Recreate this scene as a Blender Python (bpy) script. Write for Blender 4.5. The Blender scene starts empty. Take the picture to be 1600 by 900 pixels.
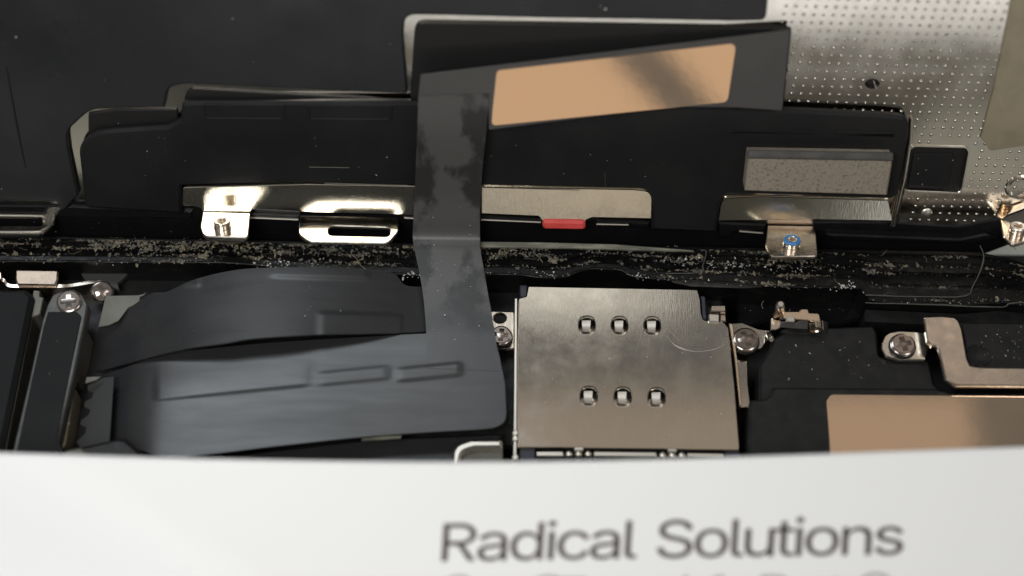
import bpy, bmesh, math, random, json
from mathutils import Vector, Matrix, noise
from mathutils.geometry import tessellate_polygon

scene = bpy.context.scene
COL = scene.collection
scene.unit_settings.system = 'METRIC'
scene.unit_settings.scale_length = 0.01          # one unit is one centimetre
rnd = random.Random(7)
V = Vector

# ------------------------------------------------------------------ camera
PHI, ROLL, DIST, FPX = math.radians(61), math.radians(1.0), 10.6, 2400.0
d = V((0, math.cos(PHI), -math.sin(PHI)))
r0, u0 = V((1, 0, 0)), V((0, math.sin(PHI), math.cos(PHI)))
cr = math.cos(ROLL) * r0 + math.sin(ROLL) * u0
cu = math.cos(ROLL) * u0 - math.sin(ROLL) * r0
CAM = V((0, -0.25, 0)) - DIST * d
cd = bpy.data.cameras.new('camera')
co = bpy.data.objects.new('camera', cd)
COL.objects.link(co)
co.matrix_world = Matrix(((cr.x, cu.x, -d.x, CAM.x), (cr.y, cu.y, -d.y, CAM.y), (cr.z, cu.z, -d.z, CAM.z), (0, 0, 0, 1)))
cd.sensor_width = 36
cd.lens = 36 * FPX / 1600
cd.clip_start, cd.clip_end = 0.1, 500
cd.dof.use_dof = True
cd.dof.focus_distance = 10.55
cd.dof.aperture_fstop = 0.165
scene.camera = co

# ------------------------------------------------------------------ world, lamps and added light panels
w = bpy.data.worlds.new('World')
scene.world = w
w.use_nodes = True
w.node_tree.nodes['Background'].inputs[0].default_value = (1.0, 0.96, 0.91, 1)
w.node_tree.nodes['Background'].inputs[1].default_value = 0.16


def area(name, loc, target, sx, sy, radiance, col):
    l = bpy.data.lights.new(name, 'AREA')
    l.shape = 'RECTANGLE'
    l.size, l.size_y = sx, sy
    l.energy = radiance * math.pi * sx * sy
    l.color = col
    o = bpy.data.objects.new(name, l)
    COL.objects.link(o)
    o.location = loc
    o.rotation_euler = (V(target) - V(loc)).to_track_quat('-Z', 'Y').to_euler()
    return o


def flat(name, x0, x1, y0, y1, z, radiance, col):
    """a flat light panel overhead, facing straight down"""
    return area(name, ((x0 + x1) / 2, (y0 + y1) / 2, z), ((x0 + x1) / 2, (y0 + y1) / 2, 0), x1 - x0, y1 - y0, radiance, col)


area('lamp_key', (-3.4, -5.6, 9.7), (-1, 0, 0), 4.4, 3.6, 12.2, (1.0, 0.97, 0.93))
flat('lamp_window', -20, -2.2, 6.4, 14.6, 22, 4.6, (0.88, 0.95, 1.0))
flat('lamp_window_edge', -1.0, 3.6, 11.2, 14.0, 22, 0.9, (1.0, 0.96, 0.88))
flat('added_overhead_warm', -1.5, 10.25, 6.0, 9.3, 22, 0.25, (1.0, 0.74, 0.52))  # added warm panel, gives the reader and lower foil their brown reflection
flat('added_overhead_warm', 6.5, 13.5, 9.9, 12.4, 22, 0.62, (1.0, 0.80, 0.64))  # second added panel, puts a tan reflection on the bracket
area('added_front_low', (4.0, -16.0, -0.1), (4, 0, 0.0), 24, 0.9, 0.04, (1.0, 0.80, 0.62))  # added dim panel, tints the reflection in the steel plate
area('added_front_upper', (4.0, -16.0, 1.4), (4, 0, 1.4), 20, 1.8, 1.15, (0.97, 0.98, 1.0))  # added white panel, brightens the plate's top and the film's sheen
for lx, lz, lw in ((1.84, 3.59, 2.8), (5.42, 5.8, 4.0)):
    o = area('added_foil_panel', (lx, -16, lz), (lx, 0, lz), lw, 5.0, 0.45, (1.0, 0.70, 0.44))  # added pair, the gap between them makes the foil's dark band
    o.matrix_world = Matrix(((0.76, -0.65, 0, lx), (0, 0, -1, -16), (0.65, 0.76, 0, lz), (0, 0, 0, 1)))

area('added_front_high', (1.5, -16, 7.4), (1.5, 0, 7.4), 9, 3.0, 0.42, (1.0, 0.92, 0.78))  # added only for the tilted lower strip to reflect
area('added_side_fill', (5.2, -5.8, 9.9), (2, 0, 0), 6.5, 3.6, 0.40, (1.0, 0.82, 0.68))  # added dim panel, gives the right screw tab a tan reflection
area('added_card_fill', (11, -7, 16), (2, -2, 0), 6, 6, 4.0, (1.0, 0.98, 0.95))  # added fill that brightens the right side of the card

scene.view_settings.view_transform = 'Standard'
scene.view_settings.look = 'None'
scene.view_settings.exposure = 0.0
scene.view_settings.gamma = 1.0
scene.cycles.max_bounces = 8
scene.cycles.sample_clamp_indirect = 6

# ------------------------------------------------------------------ where things stand
ALPHA = math.radians(24)                        # the panel leans back from upright
LU, LN = V((0, math.sin(ALPHA), math.cos(ALPHA))), V((0, -math.cos(ALPHA), math.sin(ALPHA)))
LO = V((0, 0.22, 0))
UP = V((0, 0, 1))


def on_plane(px, py, p0, n):
    q = cr * ((px - 800) / FPX) + cu * ((450 - py) / FPX) + d
    return CAM + q * ((p0 - CAM).dot(n) / q.dot(n))


def B(z):
    return (lambda x, y: on_plane(x, y, V((0, 0, z)), UP)), UP


def L(o):
    return (lambda x, y: on_plane(x, y, LO + LN * o, LN)), LN


def G(p0, n):
    n = n.normalized()
    return (lambda x, y: on_plane(x, y, p0, n)), n


# ------------------------------------------------------------------ materials
def nd(nt, t, **kw):
    n = nt.nodes.new(t)
    for k, v in kw.items():
        setattr(n, k, v)
    return n


def pbr(name, col, metal=0.0, rough=0.4, col2=None, nsc=6.0, lo=0.4, hi=0.65, rvar=0.0, rsc=12.0, stretch=(1, 1, 1),
        bump=0.0, bsc=60.0, bstretch=(1, 1, 1), spec=0.5, detail=4.0, rst=None):
    m = bpy.data.materials.new(name)
    m.use_nodes = True
    nt = m.node_tree
    p = nt.nodes['Principled BSDF']
    p.inputs['Base Color'].default_value = (*col, 1)
    p.inputs['Metallic'].default_value = metal
    p.inputs['Roughness'].default_value = rough
    p.inputs['Specular IOR Level'].default_value = spec
    tc = nd(nt, 'ShaderNodeTexCoord')

    def tex(scale, st, det=detail):
        mp = nd(nt, 'ShaderNodeMapping')
        mp.inputs['Scale'].default_value = st
        nt.links.new(tc.outputs['Object'], mp.inputs['Vector'])
        n = nd(nt, 'ShaderNodeTexNoise')
        n.inputs['Scale'].default_value = scale
        n.inputs['Detail'].default_value = det
        n.inputs['Roughness'].default_value = 0.6
        nt.links.new(mp.outputs[0], n.inputs['Vector'])
        return n.outputs['Fac']
    if col2 is not None:
        cr_ = nd(nt, 'ShaderNodeValToRGB')
        cr_.color_ramp.elements[0].position = lo
        cr_.color_ramp.elements[1].position = hi
        cr_.color_ramp.elements[0].color = (*col, 1)
        cr_.color_ramp.elements[1].color = (*col2, 1)
        nt.links.new(tex(nsc, stretch), cr_.inputs[0])
        nt.links.new(cr_.outputs[0], p.inputs['Base Color'])
    if rvar:
        mr = nd(nt, 'ShaderNodeMapRange')
        mr.inputs['From Min'].default_value = 0.3
        mr.inputs['From Max'].default_value = 0.7
        mr.inputs['To Min'].default_value = max(0.02, rough - rvar)
        mr.inputs['To Max'].default_value = rough + rvar
        nt.links.new(tex(rsc, rst or stretch), mr.inputs['Value'])
        nt.links.new(mr.outputs[0], p.inputs['Roughness'])
    if bump:
        b = nd(nt, 'ShaderNodeBump')
        b.inputs['Strength'].default_value = bump
        b.inputs['Distance'].default_value = 0.01
        nt.links.new(tex(bsc, bstretch, 3.0), b.inputs['Height'])
        nt.links.new(b.outputs[0], p.inputs['Normal'])
    return m


M = {}
M['steel'] = pbr('steel', (0.64, 0.60, 0.535), 1, 0.10, (0.58, 0.545, 0.48), 3, rvar=0.04, rsc=5, bump=0.03, bsc=30, bstretch=(6, 0.7, 0.7))
M['steel_reader'] = pbr('steel_reader', (0.63, 0.60, 0.54), 1, 0.11, (0.61, 0.58, 0.52), 9, 0.35, 0.7, rvar=0.045, rsc=5, stretch=(8, 0.8, 0.8), rst=(1, 1, 1),
                        bump=0.035, bsc=60, bstretch=(3, 0.25, 0.3))
M['screw_head'] = pbr('screw_head', (0.36, 0.315, 0.285), 1, 0.18)
M['black_bar'] = pbr('black_bar', (0.011, 0.0115, 0.0125), 0, 0.5, (0.014, 0.0145, 0.015), 2, spec=0.1)
M['bar_edge'] = pbr('bar_edge', (0.085, 0.085, 0.08), 0.4, 0.42, (0.055, 0.055, 0.052), 8)
M['clip_metal'] = pbr('clip_metal', (0.60, 0.49, 0.40), 1, 0.3, rvar=0.08, rsc=6)
M['tape_edge'] = pbr('tape_edge', (0.085, 0.085, 0.08), 0, 0.3)
M['comb'] = pbr('comb', (0.050, 0.053, 0.053), 0, 0.5, spec=0.3)
M['scratch'] = pbr('scratch', (0.30, 0.285, 0.26), 0.7, 0.4)
M['band'] = pbr('band', (0.060, 0.060, 0.059), 0, 0.42, (0.048, 0.048, 0.048), 2.0, 0.4, 0.7, rvar=0.08, rsc=2.5, bump=0.06, bsc=3)
M['contact'] = pbr('contact', (0.78, 0.75, 0.69), 0.1, 0.45)
M['recess_glint'] = pbr('recess_glint', (0.88, 0.84, 0.78), 0.55, 0.45)  # pale tone paints the highlights inside the screw cross
M['steel_strip'] = pbr('steel_strip', (0.74, 0.70, 0.60), 1, 0.15, rvar=0.04, rsc=5, bump=0.16, bsc=28, bstretch=(7, 0.6, 0.6))
M['steel_tab'] = pbr('steel_tab', (0.78, 0.74, 0.66), 1, 0.22, rvar=0.05, rsc=9, bump=0.04, bsc=24, bstretch=(6, 1, 1))
M['nickel'] = pbr('nickel', (0.72, 0.64, 0.55), 1, 0.22, rvar=0.06, bump=0.05, bsc=50)
M['nickel_light'] = pbr('nickel_light', (0.86, 0.82, 0.74), 1, 0.34)
M['gold'] = pbr('gold', (0.90, 0.72, 0.55), 1, 0.3, rvar=0.06, bump=0.08, bsc=40)
M['foil'] = pbr('foil', (0.88, 0.70, 0.53), 1, 0.06, rvar=0.015, rsc=3, bump=0.05, bsc=3)
M['black_gloss'] = pbr('black_gloss', (0.006, 0.006, 0.007), 0, 0.22, rvar=0.08, rsc=4)
M['black_film'] = pbr('black_film', (0.0115, 0.0125, 0.015), 0, 0.34, (0.019, 0.020, 0.0225), 1.2, rvar=0.14, rsc=1.1, bump=0.10, bsc=1.6)
M['black_shield'] = pbr('black_shield', (0.011, 0.0115, 0.0128), 0, 0.40, (0.015, 0.0152, 0.016), 2, rvar=0.05, rsc=2, spec=0.25)
M['black_plastic'] = pbr('black_plastic', (0.010, 0.010, 0.0105), 0, 0.45, (0.016, 0.016, 0.016), 9, rvar=0.08, bump=0.05, bsc=40, spec=0.3)
M['black_matte'] = pbr('black_matte', (0.004, 0.004, 0.0045), 0, 0.55)
M['flex'] = pbr('flex', (0.022, 0.023, 0.025), 0, 0.29, (0.028, 0.029, 0.031), 1.4, rvar=0.055, rsc=1.5, rst=(0.6, 4.5, 4.5), bump=0.05, bsc=2.2, spec=0.62)
M['ribbon'] = pbr('ribbon', (0.078, 0.078, 0.077), 0, 0.46, (0.026, 0.0265, 0.027), 3.0, 0.475, 0.545, rvar=0.06, rsc=3, stretch=(1.0, 0.7, 0.7), bump=0.06, bsc=9, spec=0.6, detail=7)
M['rubber'] = pbr('rubber', (0.004, 0.004, 0.0042), 0, 0.42, (0.016, 0.015, 0.013), 7, 0.55, 0.75, stretch=(1, 1.6, 1.6), rvar=0.12, bump=0.3, bsc=26, spec=0.28)
M['gasket'] = pbr('gasket', (0.13, 0.13, 0.105), 0, 0.5, (0.30, 0.30, 0.24), 5, 0.4, 0.7, bump=0.1, bsc=30, stretch=(1, 3, 3))
M['foam'] = pbr('foam', (0.35, 0.31, 0.255), 0.3, 0.6, (0.10, 0.09, 0.075), 60, 0.52, 0.72, bump=0.6, bsc=60)
M['foam_side'] = pbr('foam_side', (0.10, 0.098, 0.095), 0.3, 0.45, (0.07, 0.07, 0.068), 12)
M['red'] = pbr('red', (0.72, 0.085, 0.075), 0, 0.5, (0.62, 0.06, 0.055), 6)
M['navy'] = pbr('navy', (0.035, 0.038, 0.055), 0, 0.45)
M['white_card'] = pbr('white_card', (0.83, 0.85, 0.86), 0, 0.55, bump=0.02, bsc=40)
M['ink'] = pbr('ink', (0.05, 0.035, 0.03), 0, 0.6)
M['ink_grey'] = pbr('ink_grey', (0.45, 0.46, 0.47), 0, 0.6)
M['tabletop'] = pbr('tabletop', (0.56, 0.57, 0.50), 0, 0.6, (0.50, 0.51, 0.45), 2)
M['tan_film'] = pbr('tan_film', (0.12, 0.115, 0.095), 0.3, 0.42, (0.09, 0.085, 0.07), 6)
M['tape'] = pbr('tape', (0.42, 0.37, 0.27), 0.8, 0.42, (0.34, 0.30, 0.22), 4)
M['debris_tan'] = pbr('debris_tan', (0.23, 0.20, 0.135), 0, 0.8, (0.10, 0.09, 0.07), 30)
M['debris_grey'] = pbr('debris_grey', (0.13, 0.127, 0.11), 0, 0.8, (0.05, 0.05, 0.046), 30)
M['dust_white'] = pbr('dust_white', (0.5, 0.5, 0.48), 0, 0.7)
M['blue'] = pbr('blue', (0.05, 0.22, 0.55), 0, 0.4, (0.1, 0.35, 0.65), 20)
M['grey_film'] = pbr('grey_film', (0.045, 0.047, 0.046), 0, 0.5)
M['clear_tape'] = pbr('clear_tape', (0.06, 0.058, 0.055), 0, 0.22, (0.035, 0.034, 0.033), 9)


# the adhesive residue on the ribbon thins out towards the wide cable
nt = M['ribbon'].node_tree
p_ = nt.nodes['Principled BSDF']
src = p_.inputs['Base Color'].links[0].from_socket
tc_ = nd(nt, 'ShaderNodeTexCoord')
sx_ = nd(nt, 'ShaderNodeSeparateXYZ')
nz_ = nd(nt, 'ShaderNodeTexNoise')
nz_.inputs['Scale'].default_value = 5.0
nt.links.new(tc_.outputs['Object'], nz_.inputs['Vector'])
nt.links.new(tc_.outputs['Object'], sx_.inputs[0])
ad_ = nd(nt, 'ShaderNodeMath', operation='MULTIPLY_ADD')
ad_.inputs[1].default_value = 0.35
nt.links.new(nz_.outputs['Fac'], ad_.inputs[0])
nt.links.new(sx_.outputs[1], ad_.inputs[2])
mr_ = nd(nt, 'ShaderNodeMapRange')
RIBBON_RANGE = mr_
nt.links.new(ad_.outputs[0], mr_.inputs['Value'])
mx_ = nd(nt, 'ShaderNodeMix', data_type='RGBA')
mx_.inputs[7].default_value = (0.025, 0.026, 0.028, 1)
nt.links.new(mr_.outputs[0], mx_.inputs[0])
nt.links.new(src, mx_.inputs[6])
nt.links.new(mx_.outputs[2], p_.inputs['Base Color'])
rr_ = nd(nt, 'ShaderNodeMapRange')
rr_.inputs['To Min'].default_value = 0.42
rr_.inputs['To Max'].default_value = 0.29
nt.links.new(mr_.outputs[0], rr_.inputs['Value'])
nt.links.new(rr_.outputs[0], p_.inputs['Roughness'])

# ------------------------------------------------------------------ object helpers
def world_origin(o):
    p = V((0, 0, 0))
    while o is not None:
        p = p + o.location
        o = o.parent
    return p


def link_mesh(name, verts, faces, mat, parent=None, smooth=40, mats=None, fmats=None):
    off = world_origin(parent) if parent is not None else V((0, 0, 0))
    me = bpy.data.meshes.new(name)
    me.from_pydata([V(v) - off for v in verts], [], faces)
    bm = bmesh.new()
    bm.from_mesh(me)
    bmesh.ops.recalc_face_normals(bm, faces=bm.faces)
    bm.to_mesh(me)
    bm.free()
    for m in (mats or [mat]):
        me.materials.append(m)
    if fmats:
        for p, k in zip(me.polygons, fmats):
            p.material_index = k
    if smooth:
        me.shade_smooth()
        me.set_sharp_from_angle(angle=math.radians(smooth))
    o = bpy.data.objects.new(name, me)
    COL.objects.link(o)
    if parent is not None:
        o.parent = parent
    return o


def thing(name, label, cat, loc, group=None):
    o = bpy.data.objects.new(name, None)
    o.empty_display_size = 0.2
    COL.objects.link(o)
    o.location = loc
    tag(o, label, cat, group)
    return o


def tag(o, label=None, cat=None, group=None, kind=None):
    if label: o['label'] = label
    if cat: o['category'] = cat
    if group: o['group'] = group
    if kind: o['kind'] = kind
    return o


def fillet(pts, seg=6):
    out, n = [], len(pts)
    for i, p in enumerate(pts):
        r = p[2] if len(p) > 2 else 0
        c = V((p[0], p[1]))
        if not r:
            out.append((c.x, c.y))
            continue
        a, b = V(pts[i - 1][:2]) - c, V(pts[(i + 1) % n][:2]) - c
        la, lb = a.length, b.length
        if la < 1e-6 or lb < 1e-6:
            out.append((c.x, c.y))
            continue
        a, b = a / la, b / lb
        half = a.angle(b) / 2
        t = min(r / max(math.tan(half), 0.05), la * 0.49, lb * 0.49)
        p0, p1 = c + a * t, c + b * t
        for k in range(seg + 1):
            s = k / seg
            q = p0 * (1 - s) ** 2 + c * 2 * s * (1 - s) + p1 * s * s
            out.append((q.x, q.y))
    return out


def ell(cx, cy, rx, ry, n=20):
    return [(cx + rx * math.cos(2 * math.pi * k / n), cy + ry * math.sin(2 * math.pi * k / n)) for k in range(n)]


def plate_geo(loops3, n, thick, bev):
    """A sheet with chamfered rims: loops3[0] the outline, the rest holes; returns vertices and faces."""
    n = n.normalized()
    e1 = (n.orthogonal()).normalized()
    e2 = n.cross(e1)
    verts, faces, tops = [], [], []
    for li, lp in enumerate(loops3):
        o0 = lp[0]
        p2 = [V(((p - o0).dot(e1), (p - o0).dot(e2))) for p in lp]
        q = [p2[0]]
        w3 = [lp[0]]
        for p, w_ in zip(p2[1:], lp[1:]):
            if (p - q[-1]).length > 1e-5:
                q.append(p); w3.append(w_)
        if (q[0] - q[-1]).length < 1e-5:
            q.pop(); w3.pop()
        ar = sum(q[i - 1].x * q[i].y - q[i].x * q[i - 1].y for i in range(len(q)))
        if (ar < 0) == (li == 0):
            q.reverse(); w3.reverse()
        m = len(q)
        ins = []
        for i in range(m):
            a, b = (q[i] - q[i - 1]).normalized(), (q[(i + 1) % m] - q[i]).normalized()
            na, nb = V((-a.y, a.x)), V((-b.y, b.x))
            t = na + nb
            k = max(t.dot(na), 0.35)
            t = t / k
            ins.append(w3[i] + (e1 * t.x + e2 * t.y) * bev)
        base = len(verts)
        verts += ins + [p - n * bev for p in w3] + [p - n * thick for p in w3]
        tops.append(ins)
        for i in range(m):
            j = (i + 1) % m
            faces.append((base + i, base + m + i, base + m + j, base + j))
            faces.append((base + m + i, base + 2 * m + i, base + 2 * m + j, base + m + j))
    idx = []
    b = 0
    for lp in tops:
        idx += [b + i for i in range(len(lp))]
        b += 3 * len(lp)
    szs = []
    for lp in tops:
        szs += [len(lp)] * len(lp)
    for t in tessellate_polygon(tops):
        faces.append(tuple(idx[i] for i in t))
        faces.append(tuple(idx[i] + 2 * szs[i] for i in reversed(t)))
    return verts, faces


def plate(name, pts, plane, thick, mat, parent=None, holes=(), bev=0.006, smooth=30):
    f, n = plane
    loops = [[f(x, y) for x, y in fillet(pts)]]
    for h in holes:
        loops.append([f(x, y) for x, y in fillet(h)])
    v, fc = plate_geo(loops, n, thick, min(bev, thick * 0.45))
    return link_mesh(name, v, fc, mat, parent, smooth)


def lathe_geo(profile, c, n, seg=28, squash=1.0):
    n = n.normalized()
    e1 = V((1, 0, 0))
    e1 = (e1 - n * e1.dot(n)).normalized()
    e2 = n.cross(e1)
    v, f = [], []
    for r, h in profile:
        for k in range(seg):
            a = 2 * math.pi * k / seg
            v.append(c + (e1 * math.cos(a) + e2 * math.sin(a) * squash) * r + n * h)
    for i in range(len(profile) - 1):
        for k in range(seg):
            j = (k + 1) % seg
            f.append((i * seg + k, i * seg + j, (i + 1) * seg + j, (i + 1) * seg + k))
    f.append(tuple(range(seg - 1, -1, -1)))
    f.append(tuple((len(profile) - 1) * seg + k for k in range(seg)))
    return v, f


def tube_geo(pts, rad, seg=6):
    v, f = [], []
    for i, p in enumerate(pts):
        t = (pts[min(i + 1, len(pts) - 1)] - pts[max(i - 1, 0)]).normalized()
        a = t.orthogonal().normalized() if i == 0 else (a0 - t * a0.dot(t)).normalized()
        a0 = a
        b = t.cross(a)
        r = rad[i] if isinstance(rad, (list, tuple)) else rad
        for k in range(seg):
            g = 2 * math.pi * k / seg
            v.append(p + (a * math.cos(g) + b * math.sin(g)) * r)
    for i in range(len(pts) - 1):
        for k in range(seg):
            j = (k + 1) % seg
            f.append((i * seg + k, i * seg + j, (i + 1) * seg + j, (i + 1) * seg + k))
    f.append(tuple(range(seg - 1, -1, -1)))
    f.append(tuple((len(pts) - 1) * seg + k for k in range(seg)))
    return v, f


def join(parts):
    v, f = [], []
    for pv, pf in parts:
        b = len(v)
        v += pv
        f += [tuple(b + i for i in q) for q in pf]
    return v, f


def catmull(pts, n):
    """pts: tuples of equal length; n samples along a Catmull-Rom curve through them."""
    out, m = [], len(pts) - 1
    for k in range(n):
        t = k / (n - 1) * m
        i = min(int(t), m - 1)
        s = t - i
        p0, p1, p2, p3 = pts[max(i - 1, 0)], pts[i], pts[i + 1], pts[min(i + 2, m)]
        out.append(tuple(0.5 * (2 * b + (c - a) * s + (2 * a - 5 * b + 4 * c - e) * s * s + (3 * b - a - 3 * c + e) * s ** 3)
                         for a, b, c, e in zip(p0, p1, p2, p3)))
    return out


def interp(x, table):
    if x <= table[0][0]: return table[0][1]
    for (a, p), (b, q) in zip(table, table[1:]):
        if x <= b:
            return p + (q - p) * (x - a) / (b - a)
    return table[-1][1]


def sstep(a, b, x):
    t = min(1, max(0, (x - a) / (b - a)))
    return t * t * (3 - 2 * t)


def sheet(name, grid, thick, mat, parent):
    """grid[i][j] of points -> a thin sheet with real thickness."""
    ni, nj = len(grid), len(grid[0])
    v = [p for row in grid for p in row]
    nrm = []
    for i in range(ni):
        for j in range(nj):
            a = grid[min(i + 1, ni - 1)][j] - grid[max(i - 1, 0)][j]
            b = grid[i][min(j + 1, nj - 1)] - grid[i][max(j - 1, 0)]
            c = a.cross(b)
            if c.length < 1e-9: c = V((0, 0, 1))
            c.normalize()
            if c.dot(CAM - grid[i][j]) < 0: c = -c
            nrm.append(c)
    N = len(v)
    v = v + [p - c * thick for p, c in zip(v, nrm)]
    f = []
    for i in range(ni - 1):
        for j in range(nj - 1):
            q = (i * nj + j, (i + 1) * nj + j, (i + 1) * nj + j + 1, i * nj + j + 1)
            f.append(q)
            f.append(tuple(N + k for k in reversed(q)))
    rim = [(i, 0) for i in range(ni)] + [(ni - 1, j) for j in range(1, nj)] + [(i, nj - 1) for i in range(ni - 2, -1, -1)] + [(0, j) for j in range(nj - 2, 0, -1)]
    ids = [i * nj + j for i, j in rim]
    for a, b in zip(ids, ids[1:] + ids[:1]):
        f.append((a, b, N + b, N + a))
    return link_mesh(name, v, f, mat, parent, 50)


# ------------------------------------------------------------------ the surface underneath
TZ = -0.80
tt = link_mesh('tabletop', [(-60, -60, TZ), (60, -60, TZ), (60, 60, TZ), (-60, 60, TZ)], [(0, 1, 2, 3)], M['tabletop'], None, 0)
tag(tt, 'pale grey green tabletop under the opened phone', kind='structure')

# ------------------------------------------------------------------ phone body
body = thing('phone_body', 'black phone body lying open with a dusty rim along its far edge', 'phone body', (0, -1.5, TZ))
OUT = [(-120, 367), (0, 368), (350, 375), (700, 381), (1100, 386), (1530, 394), (1580, 404), (1640, 424), (1720, 462)]
INN = [(-120, 410), (0, 410), (350, 412), (500, 422), (660, 432), (740, 434), (770, 430), (815, 431), (850, 436), (885, 434), (900, 427), (925, 421), (970, 423),
       (985, 432), (1020, 437), (1080, 440), (1180, 446), (1200, 449), (1345, 452), (1360, 471), (1500, 478), (1570, 474), (1620, 480), (1720, 500)]
xs = [-120 + 7.0 * i for i in range(264)]
rows = []
for x in xs:
    o_, i_ = interp(x, OUT), interp(x, INN)
    n1 = noise.noise(V((x * 0.05, 3, 0))) * 1.6 + noise.noise(V((x * 0.21, 5, 0))) * 0.8
    n2 = noise.noise(V((x * 0.06, 9, 0))) * 1.6 + noise.noise(V((x * 0.25, 1, 0))) * 0.9
    k = (i_ - o_) / 48.0
    prof = [(o_, 0.05, True), (o_ + 1, 0.055, False), (o_ + 3 * k, 0.055, False), (o_ + 4 * k + n1 * 0.4, 0.03, False), (o_ + 10 * k, 0.035, False), (o_ + 13 * k + n1, 0.015, False), (o_ + 19 * k + n1, 0.03, False), (o_ + 22 * k + n2, 0.0, False),
            (o_ + 30 * k + n2, 0.012, False), (o_ + 32 * k + n2 * 0.5, 0.05, False), (o_ + 34 * k + n2 * 0.5, 0.062, False), (o_ + 36 * k, 0.052, False), (i_ - 4, 0.052, False), (i_ - 2.5, 0.062, False), (i_ - 1 + n1 * 0.3, 0.058, False), (i_, 0.03, False)]
    p = [B(z)[0](x, y) for y, z, _ in prof]
    p = [V((p[0].x, p[0].y + 0.03, TZ + 0.01)), V((p[0].x, p[0].y + 0.03, 0.0))] + p + [V((p[-1].x, p[-1].y, -0.5))]
    rows.append(p)
v = [q for r in rows for q in r]
m = len(rows[0])
f = [(i * m + j, (i + 1) * m + j, (i + 1) * m + j + 1, i * m + j + 1) for i in range(len(rows) - 1) for j in range(m - 1)]
link_mesh('rim', v, f, M['rubber'], body, 35)
plate('floor_plate', [(-200, 380), (1800, 400), (1900, 1000), (-300, 1000)], B(-0.5), 0.25, M['black_matte'], body)
# ledges and recesses on the inner wall
plate('inner_ledge', [(-120, 417), (350, 420), (640, 438), (790, 440), (880, 443), (1010, 446), (1130, 452), (1130, 700), (-120, 700)], B(-0.22), 0.2, M['black_plastic'], body, bev=0.02)
plate('inner_ledge', [(1352, 480, 4), (1500, 487), (1580, 480), (1720, 505), (1720, 520), (1352, 500)], B(-0.08), 0.3, M['black_plastic'], body, bev=0.02)
plate('inner_ledge', [(1150, 455, 6), (1180, 448), (1345, 455, 8), (1350, 498), (1290, 512), (1200, 500), (1150, 520)], B(-0.25), 0.2, M['black_gloss'], body, bev=0.02)
plate('recess_plate', [(125, 425), (200, 426), (184, 441), (186, 452), (150, 440), (135, 441)], B(-0.12), 0.04, M['grey_film'], body)
plate('gasket', [(742, 377), (850, 378), (960, 381), (1080, 390), (1085, 392), (1000, 390), (900, 387), (742, 385)], B(0.072), 0.02, M['gasket'], body)
plate('tape_flap', [(1040, 432), (1060, 434), (1180, 441), (1200, 447), (1165, 450), (1080, 447), (1052, 441)], B(0.03), 0.006, M['clear_tape'], body, bev=0.002)
for pl in ([(1352, 461), (1420, 463), (1505, 463), (1520, 447), (1533, 420), (1537, 400), (1531, 384)],
           [(1094, 390), (1103, 391), (1103, 398), (1098, 415), (1095, 425), (1040, 428)],
           [(1352, 473), (1450, 476), (1560, 480), (1580, 474), (1640, 470)]):
    q = catmull([tuple(B(0.06)[0](x, y)) for x, y in pl], 24)
    link_mesh('tape_edge', *tube_geo([V(p) + V((0, 0, 0.012 * noise.noise(V(p) * 6))) for p in q], [0.0055 * (0.6 + 0.7 * abs(noise.noise(V(p) * 9))) for p in q], 5), M['tape_edge'], body)

# ------------------------------------------------------------------ opened display panel
panel = thing('display_panel', 'opened black display panel of the phone leaning back on edge', 'display panel', LO + V((0, 0, -0.1)))
back = plate('back_plate', [(-140, -170), (1760, -170), (1760, 300), (1620, 318, 20), (1580, 338), (1562, 343), (1556, 339, 4), (1530, 349), (1490, 356, 10), (1404, 351, 4), (1396, 346), (1275, 344, 4),
      (1120, 346), (1020, 340), (648, 330), (283, 322), (100, 314), (-140, 310)], L(0.0), 0.05, M['steel'], panel,
      holes=[[(1425, 230, 10), (1514, 232, 10), (1501, 301, 10), (1411, 297, 10)], ell(1363, 132, 11, 8)])
plate('rear_glass', [(-140, -170), (1760, -170), (1760, 290), (1640, 318), (1560, 338), (1390, 342), (1100, 342), (-140, 300)], L(-0.055), 0.16, M['black_gloss'], panel, bev=0.03)
plate('window_insert', [(1415, 222), (1525, 222), (1512, 308), (1402, 306)], L(-0.03), 0.02, M['black_matte'], panel)
plate('window_pad', [(1428, 240, 6), (1492, 240, 6), (1480, 296, 6), (1418, 294, 6)], L(-0.02), 0.008, M['black_shield'], panel)
plate('window_rim', [(1422, 227, 10), (1517, 229, 10), (1504, 304, 10), (1408, 300, 10)], L(0.008), 0.012, M['steel_tab'], back, holes=[[(1425, 230, 9), (1514, 232, 9), (1501, 301, 9), (1411, 297, 9)]], bev=0.004)
# embossed dots in rows on the steel
pa, pb, pc = L(0)[0](1240, 134), L(0)[0](1390, 138), L(0)[0](1230, 169.5)
ex, ey = (pb - pa) / 10, (pc - pa) / 3
v, f = [], []
bev_c = []


def pix(p):
    q = p - CAM
    z = q.dot(d)
    return 800 + FPX * q.dot(cr) / z, 450 - FPX * q.dot(cu) / z


def in_poly(x, y, poly):
    c = False
    for (x1, y1), (x2, y2) in zip(poly, poly[1:] + poly[:1]):
        if (y1 > y) != (y2 > y) and x < (x2 - x1) * (y - y1) / (y2 - y1) + x1:
            c = not c
    return c


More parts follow.
